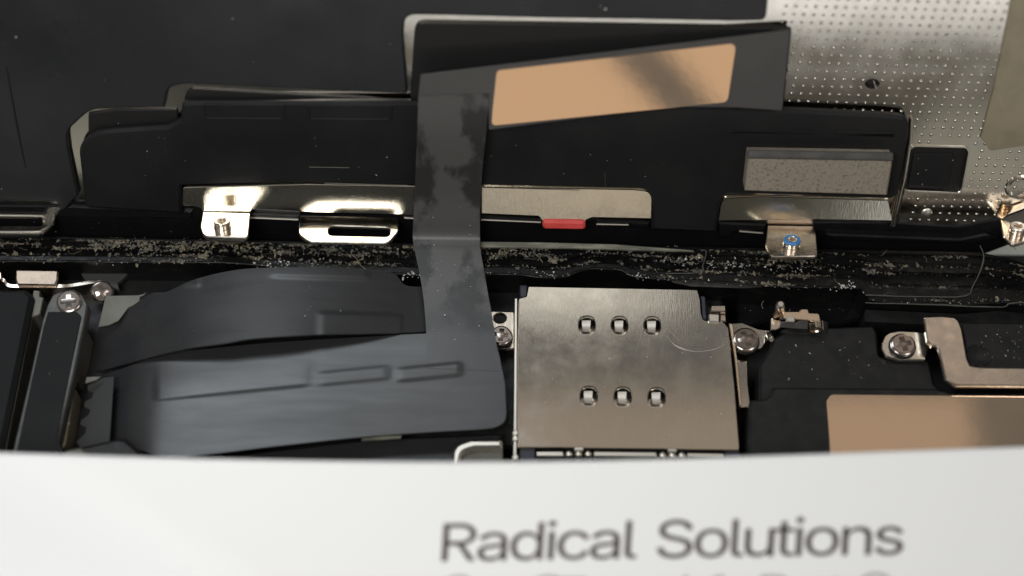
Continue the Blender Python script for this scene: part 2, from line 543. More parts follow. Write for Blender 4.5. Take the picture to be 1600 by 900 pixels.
DOTS = [(1222, -60), (1590, -60), (1570, 50), (1535, 205), (1548, 240), (1600, 232), (1700, 230), (1700, 280), (1615, 300), (1580, 310), (1560, 335), (1530, 345), (1490, 351), (1415, 347), (1430, 190), (1418, 175), (1222, 172), (1237, 48), (1218, 40)]
KEEP = [[(1400, 222), (1524, 222), (1511, 309), (1400, 305)]]
for a in range(-3, 32):
    for b in range(-20, 24):
        p = pa + ex * a + ey * b
        x, y = pix(p)
        if not in_poly(x, y, DOTS) or any(in_poly(x, y, k) for k in KEEP) or math.hypot((x - 1363) / 1.3, y - 132) < 13:
            continue
        if 1440 < x < 1455 and 326 < y < 338:
            continue
        r = 0.0097 * rnd.uniform(0.85, 1.15)
        g = lathe_geo([(r * 1.3, -0.001), (r, 0.0036), (r * 0.6, 0.0068), (r * 0.15, 0.0078)], p, LN, 8)
        bs = len(v)
        v += g[0]
        f += [tuple(bs + i for i in q) for q in g[1]]
o = link_mesh('embossed_dots', v, f, M['steel'], back, 60)
tag(o, kind='stuff')
v, f = lathe_geo([(0.04, -0.002), (0.035, 0.004), (0.02, 0.008)], L(0)[0](1448, 333), LN, 18)
link_mesh('spot_weld', v, f, M['nickel_light'], back)
v, f = lathe_geo([(0.10, -0.002), (0.085, 0.008), (0.06, 0.0)], L(0)[0](1592, 292), LN, 24)
link_mesh('dimple', v, f, M['steel'], back)
plate('side_tape', [(1592, -60), (1760, -60), (1760, 235), (1600, 228), (1548, 236, 6), (1532, 214), (1552, 140), (1572, 40)], L(0.012), 0.012, M['tape'], panel, bev=0.003)
# raised black films, with shade in the gaps as black strips
plate('upper_film', [(-140, -170), (1218, -170), (1206, -60), (1197, 33, 12), (1140, 34), (1000, 31), (850, 29), (700, 25), (632, 24, 30), (630, 60), (637, 147, 5), (500, 141), (290, 132, 8), (262, 136, 20), (257, 168),
      (180, 170), (140, 172, 40), (104, 205, 26), (108, 240), (122, 306), (112, 316), (102, 328, 5), (94, 331, 4), (89, 316, 6), (40, 313), (-140, 309)], L(0.05), 0.045, M['black_film'], panel, bev=0.012)
plate('inner_film', [(648, 36, 18), (1150, 44), (1205, 44), (1237, 48), (1222, 190), (900, 200), (652, 215), (641, 150)], L(0.03), 0.025, M['black_matte'], panel)
plate('gap_shade', [(138, 178), (180, 172), (277, 171, 4), (280, 195, 10), (262, 203), (170, 207), (138, 216)], L(0.02), 0.018, M['black_matte'], panel)  # black sheet stands in for the deep shade of the gap
plate('gap_shade', [(291, 145), (300, 139), (500, 150), (560, 153), (636, 159), (636, 166), (290, 166)], L(0.02), 0.018, M['black_matte'], panel)
shield = plate('black_shield', [(122, 228, 26), (150, 207), (185, 203), (262, 198), (282, 188, 10), (284, 163, 4), (300, 160), (645, 160), (760, 172), (900, 176), (1052, 168), (1220, 172), (1385, 180, 30), (1421, 184, 26),
      (1420, 215), (1403, 305), (1393, 312, 8), (1180, 305), (1127, 304, 18), (1122, 340), (1120, 364), (1018, 360), (1019, 297, 20), (900, 294), (755, 291, 6), (700, 292), (648, 291), (480, 287), (283, 291, 5), (283, 335), (133, 325)],
      L(0.085), 0.05, M['black_shield'], panel, bev=0.02)
def ring(pts, hole, o, mat=M['black_shield'], parent=shield, th=0.012):
    return plate('embossed_frame', pts, L(o), th, mat, parent, holes=[hole], bev=0.005)
link_mesh('crease', *tube_geo([L(0.0505)[0](x, y) for x, y in ((10, 105), (18, 150), (28, 205), (40, 262))], [0.004, 0.007, 0.007, 0.004], 6), M['black_matte'], panel)
ring([(314, 163), (446, 164), (446, 189, 6), (318, 188, 6)], [(320, 166), (441, 167), (441, 185, 4), (322, 184, 4)], 0.092)
ring([(478, 164), (614, 165), (612, 190, 6), (482, 189, 6)], [(483, 167), (609, 168), (607, 186, 4), (486, 185, 4)], 0.092)
ring([(1140, 205), (1275, 206), (1275, 210), (1140, 209)], [(1146, 206), (1270, 207), (1270, 208.5), (1146, 208)], 0.092)
ring([(1306, 206), (1400, 208), (1398, 215), (1306, 212)], [(1310, 207.5), (1396, 209.5), (1395, 213), (1310, 210.5)], 0.092)
for a, b, r in (((483, 261), (546, 262), 0.003), ((507, 286), (640, 290), 0.004), ((758, 293), (905, 297), 0.003), ((945, 270), (946, 291), 0.002)):
    link_mesh('seam', *tube_geo([L(0.086)[0](*a), L(0.086)[0](*b)], r, 6), M['tan_film'], shield)
foam = plate('foam_pad', [(1170, 246), (1395, 250), (1386, 306), (1164, 299)], L(0.22), 0.13, M['foam'], panel, bev=0.012)
plate('foam_wrap', [(1168, 233, 4), (1397, 237, 4), (1396, 249), (1168, 245)], G(L(0.21)[0](1280, 240), (LN * 0.55 + LU * 0.83)), 0.03, M['foam_side'], foam, bev=0.01)
# bottom steel strips, slotted tabs and screw tabs
st = plate('lower_strip', [(286, 293, 4), (480, 288), (652, 291), (652, 336), (490, 332), (393, 327, 4), (392, 340), (316, 338), (315, 326, 6), (300, 322), (284, 322)], L(0.095), 0.05, M['steel_strip'], panel, bev=0.005)
st2 = plate('lower_strip', [(752, 292), (990, 296, 20), (1019, 299, 22), (1018, 342), (925, 340, 5), (916, 344), (914, 352), (850, 350), (846, 344), (842, 338, 5), (752, 334)], G(L(0.075)[0](880, 318), LN + LU * 0.28), 0.05, M['steel_strip'], panel, bev=0.005)
plate('lower_strip', [(1128, 310, 14), (1190, 307), (1388, 313), (1394, 345), (1275, 343, 4), (1122, 345)], G(L(0.028)[0](1260, 328), LN + LU * 0.13), 0.02, M['steel_strip'], panel, bev=0.004)
rp = plate('red_marker', [(847, 346, 7), (915, 347, 7), (915, 360, 7), (848, 359, 7)], L(0.14), 0.07, M['red'], panel, bev=0.015)
v, f = tube_geo([L(0.012)[0](x, y) for x, y in ((1424, 184), (1422, 215), (1412, 280), (1402, 320), (1395, 350))], [0.01, 0.018, 0.022, 0.03, 0.034], 10)
link_mesh('bent_ridge', v, f, M['steel'], back, 60)


def shelf(px, py, o):
    """A sheet folded out of the panel's lower edge: it stands square to the panel."""
    return G(L(o)[0](px, py), LU)


def boss(px, py, plane, r, h, top_mat, parent):
    c = plane[0](px, py)
    v, f = lathe_geo([(r * 1.12, -0.005), (r * 1.12, h * 0.12), (r, h * 0.16), (r, h * 0.34), (r * 1.05, h * 0.38), (r * 1.05, h * 0.46), (r, h * 0.5), (r, h * 0.62), (r * 1.05, h * 0.66), (r * 1.05, h * 0.8), (r * 0.95, h),
                      (r * 0.62, h), (r * 0.55, h * 0.9), (r * 0.5, h * 0.5)], c, plane[1], 22)
    a = link_mesh('boss', v, f, M['nickel'], parent)
    v, f = lathe_geo([(r * 1.06, h * 0.74), (r * 1.09, h * 0.9), (r * 0.98, h * 1.03), (r * 0.66, h * 1.03), (r * 0.6, h * 0.95), (r * 0.9, h * 0.8)], c, plane[1], 22)
    link_mesh('boss_ring', v, f[:-2] + [], top_mat, parent)
    return a


sp = shelf(350, 331, 0.095)
tab = plate('screw_tab', [(317, 331), (391, 333), (388, 366, 14), (386, 371, 12), (318, 369, 14), (313, 355)], sp, 0.022, M['steel_tab'], panel, bev=0.006)
plate('screw_tab_base', [(319, 360, 10), (388, 362, 10), (385, 374, 10), (320, 372, 10)], shelf(350, 335, 0.09), 0.02, M['steel_tab'], tab, bev=0.005)
boss(348, 355, sp, 0.054, 0.055, M['nickel'], tab)
sp = shelf(1235, 352, 0.03)
tab = plate('screw_tab', [(1199, 352), (1271, 353), (1275, 365), (1278, 400, 6), (1204, 401, 14), (1196, 385, 10)], sp, 0.022, M['nickel'], panel, bev=0.006)
boss(1236, 385, sp, 0.054, 0.06, M['blue'], tab)
plate('screw_plate', [(1197, 330, 10), (1271, 332, 10), (1272, 353), (1199, 352)], L(0.02), 0.02, M['nickel'], tab, bev=0.004)
sp = G(L(0.06)[0](545, 341), LU + LN * 0.03)
plate('slotted_tab', [(469, 336), (622, 340), (622, 362, 8), (606, 380, 16), (482, 377, 16), (466, 365, 10)], sp, 0.022, M['steel_tab'], panel,
      holes=[[(514, 352, 9), (610, 355, 9), (609, 370, 9), (512, 368, 9)]], bev=0.006)
sp = shelf(0, 338, 0.06)
plate('slotted_tab', [(-80, 322), (88, 330), (84, 350, 8), (66, 364, 20), (-80, 363)], sp, 0.022, M['steel_strip'], panel,
      holes=[[(-60, 337), (66, 338, 9), (68, 353, 9), (-60, 352)]], bev=0.006)
for pl in ([(-60, 336), (60, 337), (66, 341), (68, 346)], [(-60, 362), (50, 362), (66, 359), (78, 352), (83, 344), (84, 338)]):
    link_mesh('edge_glint', *tube_geo([V(q) for q in catmull([tuple(sp[0](x, y)) for x, y in pl], 30)], 0.0065, 6), M['nickel_light'], panel)  # bright tubes added as highlights along the tab's edges
sp = shelf(1590, 345, 0.03)
tab = plate('screw_tab', [(1562, 341), (1600, 318), (1720, 300), (1720, 350), (1620, 372), (1582, 383, 8), (1568, 370, 8)], sp, 0.022, M['nickel'], panel, bev=0.006)
boss(1588, 364, sp, 0.050, 0.06, M['nickel_light'], tab)
plate('corner_gusset', [(1557, 339), (1566, 318), (1582, 322), (1600, 316), (1566, 342)], L(0.015), 0.012, M['foil'], panel, bev=0.003)
# glossy black bezel under the strips
bez = plate('bezel', [(-140, 300), (300, 318), (700, 332), (1100, 345), (1390, 345), (1500, 352), (1560, 340), (1640, 310), (1760, 280), (1760, 340), (1640, 362), (1590, 380), (1545, 397, 12), (1500, 410, 10), (1400, 412), (1100, 406), (740, 403), (350, 398), (-140, 392)], L(0.01), 0.09, M['black_gloss'], panel, bev=0.02)
plate('bezel_step', [(-140, 320), (90, 322), (300, 330), (300, 342), (-140, 338)], L(0.03), 0.03, M['black_gloss'], bez, bev=0.01)
for pts in ([(391, 334), (468, 337), (468, 343), (391, 341)], [(628, 338), (752, 340), (848, 343), (848, 349), (752, 346), (628, 342)], [(930, 343), (1015, 348), (1015, 356), (990, 355), (982, 351), (930, 350)],
            [(1122, 348), (1197, 351), (1197, 362), (1150, 362), (1140, 372), (1122, 372)], [(1290, 366), (1500, 374), (1540, 366), (1560, 372), (1520, 382), (1300, 376)]):
    plate('bezel_step', pts, L(0.05), 0.05, M['black_gloss'], bez, bev=0.012)
for a, b in (((391, 340), (466, 343)), ((632, 340), (646, 341)), ((752, 343), (845, 347)), ((932, 350), (982, 351)), ((1155, 361), (1192, 364))):
    link_mesh('edge_highlight', *tube_geo([L(0.055)[0](*a), L(0.055)[0](*b)], 0.007, 6), M['nickel_light'], bez)  # bright tubes stand in for the highlight line on the bezel

# ------------------------------------------------------------------ flex cable
cable = thing('flex_cable', 'wide black flat cable joining the raised panel to the phone body', 'ribbon cable', B(0)[0](480, 560))
RECT_U = [(425, 405, 575, 434, 0.006), (500, 490, 628, 530, 0.0055), (282, 425, 312, 447, 0.005)]
RECT_L = [(498, 577, 606, 597, 0.0042), (622, 571, 720, 591, 0.0052)]


def relief(x, y, rects, slope=0.0):
    h = 0
    for x0, y0, x1, y1, a in rects:
        yy = y + slope * (x - (x0 + x1) / 2)
        h += a * sstep(x0 - 4, x0 + 4, x) * sstep(x1 + 4, x1 - 4, x) * sstep(y0 - 4, y0 + 4, yy) * sstep(y1 + 4, y1 - 4, yy)
    if rects is RECT_L:
        yy = y + slope * (x - 362)
        h += 0.005 * sstep(235, 250, x) * sstep(490, 476, x) * sstep(550, 595, yy) * sstep(618, 610, yy)
    return h


def leaf(name, cols, zt, zb, nx, ny, rects, slope, thick):
    cs = catmull(cols, nx)
    grid = []
    for a, b, c, e in cs:
        row = []
        for j in range(ny):
            t = j / (ny - 1)
            x, y = a + (c - a) * t, b + (e - b) * t
            z = interp(x, zt) * (1 - t) + interp(x, zb) * t + relief(x, y, rects, slope)
            row.append(B(z)[0](x, y))
        grid.append(row)
    return sheet(name, grid, thick, M['flex'], cable)


def smooth_table(tab, n=60):
    return [(a, b) for a, b in catmull(tab, n)]


LOW_T = smooth_table([(120, -0.30), (170, -0.17), (225, -0.05), (290, 0.015), (370, 0.05), (470, 0.07), (600, 0.08), (700, 0.09), (800, 0.10)])
LOW_B = smooth_table([(120, -0.30), (165, -0.16), (215, -0.02), (270, 0.045), (350, 0.07), (460, 0.08), (600, 0.085), (700, 0.09), (800, 0.10)])
leaf('lower_leaf', [(137, 592, 124, 690), (152, 588, 150, 690), (185, 578, 178, 692), (225, 563, 215, 702), (262, 551, 262, 714), (330, 544, 330, 709), (430, 535, 430, 697), (560, 527, 560, 683), (670, 521, 670, 675), (745, 521, 755, 670),
                    (774, 540, 777, 666), (784, 575, 788, 658), (789, 600, 791, 645)],
     LOW_T,
     LOW_B, 190, 70, RECT_L, 0.10, 0.014)
leaf('upper_leaf', [(150, 512, 133, 582), (185, 498, 160, 578), (205, 480, 195, 569), (235, 459, 228, 560), (262, 455, 262, 551), (300, 438, 300, 543), (350, 425, 350, 536), (400, 419, 400, 528), (500, 417, 500, 522), (560, 420, 560, 521),
                    (612, 426, 620, 520), (635, 446, 650, 519), (672, 447, 674, 517)],
     smooth_table([(130, -0.28), (180, -0.16), (240, -0.03), (300, 0.06), (380, 0.14), (460, 0.155), (560, 0.115), (680, 0.02)]),
     smooth_table([(130, -0.26), (180, -0.13), (240, 0.02), (300, 0.13), (380, 0.20), (460, 0.205), (560, 0.15), (680, 0.04)]), 190, 50, RECT_U, -0.03, 0.014)
# the upright run: from the panel over the rim and down to the lower leaf
RB = []
for lx, ly, rx, ry, kind, h in ((656, 128, 768, 122, 'L', 0.20), (654, 150, 766, 145, 'L', 0.212), (652, 203, 760, 203, 'L', 0.205), (650, 250, 755, 252, 'L', 0.18), (648, 300, 751, 304, 'L', 0.16), (646, 340, 750, 342, 'L', 0.17), (645, 370, 750, 371, 'B', 0.13),
                                (648, 392, 751, 393, 'B', 0.115), (655, 425, 757, 426, 'B', 0.105), (661, 460, 763, 462, 'B', 0.098), (664, 490, 769, 494, 'B', 0.094), (666, 520, 774, 526, 'B', 0.0945), (667, 550, 779, 556, 'B', 0.0945), (667, 575, 782, 580, 'B', 0.0945)):
    fn = (L(h) if kind == 'L' else B(h))[0]
    a, b = fn(lx, ly), fn(rx, ry)
    RB.append((*a, *b))
grid = []
for q in catmull(RB, 150):
    a, b = V(q[:3]), V(q[3:])
    row = []
    for j in range(24):
        p = a + (b - a) * (j / 23)
        x, y = pix(p)
        k = sstep(500, 524, y)
        if y > 470 and k > 0:
            t = min(1, max(0, (y - 521) / 151))
            z = interp(x, LOW_T) * (1 - t) + interp(x, LOW_B) * t + relief(x, y, RECT_L, 0.10) + 0.0025
            p = p.lerp(B(z)[0](x, y), k)
        row.append(p)
    grid.append(row)
sheet('upright_run', grid, 0.002, M['ribbon'], cable)
oy = world_origin(cable).y
RIBBON_RANGE.inputs['From Min'].default_value = B(0.1)[0](715, 455).y - oy + 0.17
RIBBON_RANGE.inputs['From Max'].default_value = B(0.1)[0](715, 540).y - oy + 0.17
p0, p1, p2 = L(0.215)[0](700, 113), L(0.07)[0](1235, 47), L(0.25)[0](760, 203)
bn = (p1 - p0).cross(p2 - p0)
if bn.dot(CAM - p0) < 0: bn = -bn
BP = G(p0, bn)
band = plate('cross_band', [(657, 117, 5), (1235, 47, 3), (1222, 173, 3), (1150, 168), (1050, 167), (764, 203, 2), (764, 146), (654, 150)], BP, 0.012, M['band'], cable, bev=0.003)
plate('foil_label', [(776, 110, 8), (1151, 67, 10), (1137, 160, 12), (767, 197, 8)], G(p0 + bn.normalized() * 0.008, bn), 0.007, M['foil'], band, bev=0.002)
v_ = [(136, 603), (137, 611, 2), (146, 613, 2), (143, 622, 3), (132, 627, 3), (131, 636, 3), (141, 640, 2), (138, 648, 3), (126, 657, 3), (125, 664, 3), (135, 668, 2), (132, 678, 3), (119, 690), (125, 700), (170, 690), (177, 588), (160, 590), (140, 600)]
plate('comb_edge', v_, G(B(-0.10)[0](140, 640), V((-0.45, 0, 0.9))), 0.01, M['comb'], cable, bev=0.003)
plate('comb_tip', [(135, 589), (158, 588), (150, 594), (133, 599)], B(-0.02), 0.01, M['tan_film'], cable, bev=0.002)
plate('torn_edge', [(165, 462), (215, 461), (224, 459), (229, 456), (226, 461), (219, 464), (218, 472), (200, 481), (185, 501), (170, 508), (153, 511)], B(-0.10), 0.01, M['tan_film'], cable, bev=0.003)

# ------------------------------------------------------------------ card reader
reader = thing('card_reader', 'silver steel card reader plate with six contact holes', 'card reader', B(-0.3)[0](980, 580))
HOLES = [(917, 508, 12.5, 14), (968, 508.5, 12.5, 14), (1019, 509, 12.5, 14), (920, 619, 13, 15), (973, 620, 13, 15), (1026, 621, 13, 15)]
hl = [[(cx - rx, cy - ry, 13), (cx + rx, cy - ry, 13), (cx + rx, cy + ry, 13), (cx - rx, cy + ry, 13)] for cx, cy, rx, ry in HOLES]
cover = plate('cover_plate', [(825, 447, 2), (1090, 452, 4), (1095, 470, 2), (1096, 490), (1100, 500, 3), (1130, 502, 12), (1139, 512), (1148, 600), (1156, 700), (1155, 704), (1072, 703), (1028, 702), (925, 701), (880, 700), (836, 700), (808, 700), (808, 560), (810, 466, 2), (822, 463, 2)],
              B(0.0), 0.03, M['steel_reader'], reader, holes=hl, bev=0.007)
plate('cover_body', [(812, 452), (1092, 458), (1140, 520), (1154, 716), (806, 716)], B(-0.12), 0.3, M['black_matte'], reader)
for cx, cy, rx, ry in HOLES:
    a, b = 6.5, 6.0
    g = []
    for i in range(9):
        t = i / 8
        y = cy - ry * 0.55 + t * ry * 1.3
        z = -0.085 + 0.06 * math.sin(math.pi * min(1, t * 0.75 + 0.25))
        k = 7.0 - 1.2 * t
        g.append([B(z)[0](cx - 1 + k * (j / 3 * 2 - 1), y) for j in range(4)])
    sheet('contact', g, 0.008, M['contact'], reader)
    plate('hole_well', [(cx - rx, cy - ry), (cx + rx, cy - ry), (cx + rx, cy + ry * 1.3), (cx - rx, cy + ry * 1.3)], B(-0.10), 0.015, M['nickel'], reader, bev=0.002)
plate('side_flange', [(804, 466), (808.5, 466), (807, 720), (802, 720)], B(0.008), 0.2, M['nickel_light'], reader, bev=0.004)
plate('side_flange', [(1139, 505), (1145, 506), (1152, 560), (1159, 632), (1156, 636), (1148, 560)], B(-0.02), 0.2, M['gold'], reader, bev=0.004)
plate('corner_insert', [(812, 445, 2), (824, 445, 2), (823, 463), (813, 463)], B(-0.03), 0.1, M['navy'], reader)
plate('corner_insert', [(1095, 462), (1102, 463, 2), (1104, 499), (1097, 499)], B(-0.03), 0.1, M['navy'], reader)
plate('corner_insert', [(812, 701), (836, 701), (836, 722), (812, 722)], B(-0.03), 0.1, M['navy'], reader)
plate('corner_insert', [(1132, 706), (1156, 705), (1160, 722), (1132, 722)], B(-0.03), 0.1, M['navy'], reader)
plate('front_lip', [(838, 705), (880, 705), (880, 713), (838, 713)], B(-0.02), 0.05, M['nickel_light'], reader)
plate('front_lip', [(928, 705), (1026, 706), (1026, 714), (928, 713)], B(-0.02), 0.05, M['nickel_light'], reader)
plate('front_lip', [(1074, 707), (1131, 708), (1131, 715), (1074, 714)], B(-0.02), 0.05, M['nickel_light'], reader)
for px, py in ((889, 710), (904, 710), (919, 710), (1035, 712), (1050, 712), (1065, 712)):
    v, f = lathe_geo([(0.026, -0.05), (0.026, 0.0), (0.02, 0.015), (0.008, 0.022)], B(-0.03)[0](px, py), UP, 12)
    link_mesh('pin', v, f, M['nickel_light'], reader)
plate('pin_bridge', [(897, 698), (912, 698), (912, 704), (897, 704)], B(0.006), 0.03, M['nickel_light'], reader)
plate('pin_bridge', [(1043, 700), (1058, 700), (1058, 706), (1043, 706)], B(0.006), 0.03, M['nickel_light'], reader)
for y in (678, 687, 716):
    v, f = lathe_geo([(0.022, -0.05), (0.022, 0.012), (0.014, 0.02)], B(0.0)[0](805, y), UP, 12)
    link_mesh('rivet', v, f, M['nickel_light'], reader)
for k, pl in enumerate(([(1042, 524), (1056, 540), (1085, 549), (1118, 545), (1141, 532)], [(1060, 535), (1082, 543), (1100, 542)], [(1046, 517), (1062, 533)], [(1100, 548), (1126, 536), (1138, 520)])):
    pts = [V(p) for p in catmull([tuple(B(0.0005)[0](x, y)) for x, y in pl], 18)]
    link_mesh('scratch', *tube_geo(pts, [0.0010 + 0.0026 * math.sin(math.pi * i / 17) * (0.5 if k else 1) for i in range(18)], 5), M['scratch'], cover)
# folded metal latch beside it
lt = thing('latch_clip', 'small folded steel clip behind the notched corner of the card reader', 'clip', B(-0.3)[0](1122, 490))
plate('clip_top', [(1111, 477, 2), (1134, 477, 2), (1134, 487), (1110, 486)], B(0.04), 0.03, M['nickel'], lt)
plate('clip_front', [(1110, 486), (1134, 487), (1135, 502), (1126, 502), (1125, 490), (1109, 489)], B(0.0), 0.1, M['nickel'], lt)
plate('clip_foot', [(1107, 490, 2), (1124, 491, 2), (1124, 503), (1108, 502)], B(0.02), 0.03, M['nickel_light'], lt)

# ------------------------------------------------------------------ mounting plates
mp = plate('mounting_plate', [(760, 486), (803, 487, 2), (803, 545, 3), (760, 545)], B(-0.12), 0.03, M['nickel'], None, holes=[ell(781, 497, 10, 8)])
tag(mp, 'small flat steel plate with a hole between the cable and the card reader', 'plate')
mp = plate('mounting_plate', [(1142, 505), (1160, 504), (1185, 514), (1203, 516, 2), (1203, 532), (1196, 536), (1190, 545, 4), (1172, 548, 6), (1168, 560), (1169, 600), (1173, 636), (1157, 638), (1146, 560)], B(-0.10), 0.03, M['steel'], None)
tag(mp, 'steel lug with a notched outline on the right flank of the card reader', 'plate')
mp = plate('mounting_plate', [(1376, 541, 16), (1384, 521, 16), (1405, 517, 8), (1445, 519), (1452, 540), (1446, 562), (1405, 562, 8), (1384, 556, 14)], B(0.035), 0.03, M['steel_tab'], None)
tag(mp, 'round ended steel plate framing the screw beside the bent steel bracket', 'plate')


# ------------------------------------------------------------------ screws
def screw(px, py, z, R, label, first=None, turn=0.0, tilt=None, mat='screw_head'):
    c = B(z)[0](px, py)
    if first is None:
        t = thing('screw', label, 'screw', (0, 0, 0), 'cross head screws')
        v, f = lathe_geo([(1.0, -0.55), (1.02, -0.42), (1.02, -0.30), (0.90, -0.26), (0.90, -0.22), (1.0, -0.18), (1.0, -0.10), (0.87, -0.02)], V((0, 0, 0)), UP, 40)
        # top disc with a cross cut into it
        a, b = 0.18, 0.62
        cross = [(b, -a), (b, a), (a, a), (a, b), (-a, b), (-a, a), (-b, a), (-b, -a), (-a, -a), (-a, -b), (a, -b), (a, -a)]
        g = plate_geo([[V((x, y, 0)) for x, y in ell(0, 0, 0.89, 0.89, 40)], [V((x, y, 0)) for x, y in cross]], UP, 0.25, 0.045)
        link_mesh('head', *join([(v, f), g]), M[mat], t, 35)
        g2 = []
        v, f = [V((x, y, -0.23)) for x, y in cross], [tuple(range(12))]
        link_mesh('recess_floor', v + [p - V((0, 0, 0.05)) for p in v], f + [tuple(12 + k for k in range(11, -1, -1))], M['black_matte'], t, 0)  # black floor paints the shade deep in the cross
        for k in range(4):
            c_, s_ = math.cos(k * math.pi / 2), math.sin(k * math.pi / 2)
            q = [(0.615, -0.16, -0.03), (0.615, 0.16, -0.03), (0.40, 0.13, -0.20), (0.40, -0.13, -0.20), (0.62, -0.16, -0.26), (0.62, 0.16, -0.26)]
            q = [V((x * c_ - y * s_, x * s_ + y * c_, z)) for x, y, z in q]
            link_mesh('recess_facet', q, [(0, 1, 2, 3), (3, 2, 5, 4), (0, 4, 5, 1), (0, 3, 4), (1, 5, 2)], M['recess_glint'], t, 0)  # bright facets stand in for the lit slot walls
        link_mesh('recess_core', *lathe_geo([(0.26, -0.26), (0.20, -0.10), (0.05, -0.05)], V((0, 0, 0)), UP, 8), M['recess_glint'], t, 0)
        link_mesh('washer', *lathe_geo([(1.12, -0.6), (1.12, -0.45), (0.9, -0.44)], V((0, 0, 0)), UP, 32), M['black_matte'], t, 30)
    else:
        t = first.copy()
        COL.objects.link(t)
        for ch in first.children:
            k = ch.copy()
            COL.objects.link(k)
            k.parent = t
        t['label'] = label
    t.location = c
    t.scale = (R, R, R)
    t.rotation_euler = tilt or (0, 0, 0)
    t.rotation_euler.z = turn
    return t


s0 = screw(1166, 529, 0.0, 0.087, 'nickel cross head screw on the notched lug right of the card reader', turn=0.35)
screw(107, 470, 0.13, 0.082, 'dark rimmed screw at the rounded top of the black bar', s0, turn=0.15, tilt=(0.14, 0, 0))
screw(783, 523, -0.06, 0.072, 'silver screw half hidden by the upright cable left of the card reader', s0, turn=-0.1)
screw(1412, 537, 0.085, 0.082, 'reddish nickel screw in the round ended plate near the bent bracket', s0, turn=0.2)
screw(160, 456, -0.10, 0.072, 'tilted screw sitting below the sheet edge beside the torn film corner', s0, turn=0.5, tilt=(0.5, 0.1, 0))

# ------------------------------------------------------------------ left: battery edge, bar and clip
bat = thing('black_module', 'matt black module at the left edge of the phone body', 'module', B(-0.4)[0](-20, 580))
plate('cover', [(-160, 449), (40, 451, 8), (52, 462, 6), (3, 705), (0, 760), (-160, 760)], B(0.03), 0.3, M['black_bar'], bat, bev=0.03)
plate('edge_rail', [(52, 453, 2), (62, 454), (62, 463, 2), (68, 465), (63, 490), (58, 493, 6), (50, 494, 6), (10, 700), (8, 740), (-6, 740), (2, 700), (46, 490)], B(-0.02), 0.25, M['tan_film'], bat, bev=0.006)
bar = thing('cover_bar', 'long black bar with a rounded screwed end beside the left module', 'bar', B(-0.4)[0](80, 580))
plate('bar_base', [(73, 478), (82, 460, 14), (107, 451, 20), (128, 458, 14), (137, 475, 10), (133, 500), (112, 600), (90, 690), (100, 712), (110, 760), (0, 760), (18, 712), (44, 600), (66, 500)], B(0.10), 0.10, M['bar_edge'], bar, bev=0.010)
plate('bar_film', [(75, 487, 2), (120, 487, 8), (127, 494, 6), (105, 600), (88, 690), (97, 712), (105, 760), (8, 760), (24, 712), (48, 600), (68, 510)], B(0.108), 0.009, M['black_bar'], bar, bev=0.003)
plate('side_rail', [(131, 512, 3), (135, 514), (130, 545), (118, 590), (112, 590), (125, 540)], B(-0.02), 0.2, M['tan_film'], bar, bev=0.008)
plate('side_rail', [(108, 602, 5), (117, 603, 6), (113, 630), (102, 692), (98, 700), (88, 682), (95, 650)], B(-0.02), 0.2, M['tape'], bar, bev=0.008)
clip = thing('spring_clip', 'pale gold rectangular tab on a thin steel strip at the upper left', 'clip', B(-0.3)[0](60, 440))
plate('tab', [(24, 421, 3), (91, 422, 3), (90, 437), (86, 446), (27, 445), (24, 437)], G(B(-0.02)[0](57, 433), V((0, -0.15, 1))), 0.03, M['clip_metal'], clip, bev=0.01)
v = [B(z)[0](x, y) for x, y, z in ((-120, 432, -0.1), (-20, 436, -0.05), (4, 437, -0.05), (12, 445, -0.06), (28, 447, -0.06), (88, 447, -0.06), (110, 446, -0.08), (140, 441, -0.1), (158, 440, -0.1), (172, 446, -0.12))]
v = [V(p) for p in catmull([tuple(p) for p in v], 40)]
sheet('strip', [[p + V((0, 0.012, 0)), p - V((0, 0.012, 0)), p - V((0, 0.014, 0.12))] for p in v], 0.01, M['nickel'], clip)
plate('end_tab', [(-30, 424), (2, 424, 3), (3, 436), (-30, 436)], B(-0.02), 0.03, M['gold'], clip, bev=0.006)
blk = thing('connector_lump', 'black connector lump at the near end of the cable above the white card', 'connector', B(-0.2)[0](170, 705))
plate('lump', [(128, 696), (185, 683, 5), (197, 684, 5), (230, 713), (240, 760), (90, 760), (96, 704)], B(0.13), 0.4, M['black_plastic'], blk, bev=0.03)
plate('pale_pad', [(100, 702, 4), (128, 697, 8), (142, 712), (142, 740), (96, 740)], B(0.15), 0.05, M['tan_film'], blk, bev=0.02)
low = thing('lower_module', 'dark module showing between cable and white card with a curved steel corner', 'module', B(-0.4)[0](680, 720))
plate('cover', [(240, 722), (430, 702), (580, 684), (700, 680), (784, 676, 4), (786, 760), (240, 760)], B(-0.10), 0.3, M['flex'], low, bev=0.02)
plate('bent_corner', [(704, 740), (707, 696, 26), (735, 686, 14), (785, 686, 2), (785, 700), (742, 700, 10), (722, 706, 12), (716, 740)], B(0.02), 0.12, M['nickel_light'], low, bev=0.02)
plate('pale_base', [(712, 735), (726, 706, 10), (748, 699), (786, 699), (786, 735)], B(-0.03), 0.08, M['tan_film'], low)
plate('pale_edge', [(565, 682), (628, 679), (626, 684), (565, 688)], B(0.0), 0.02, M['gasket'], low, bev=0.003)

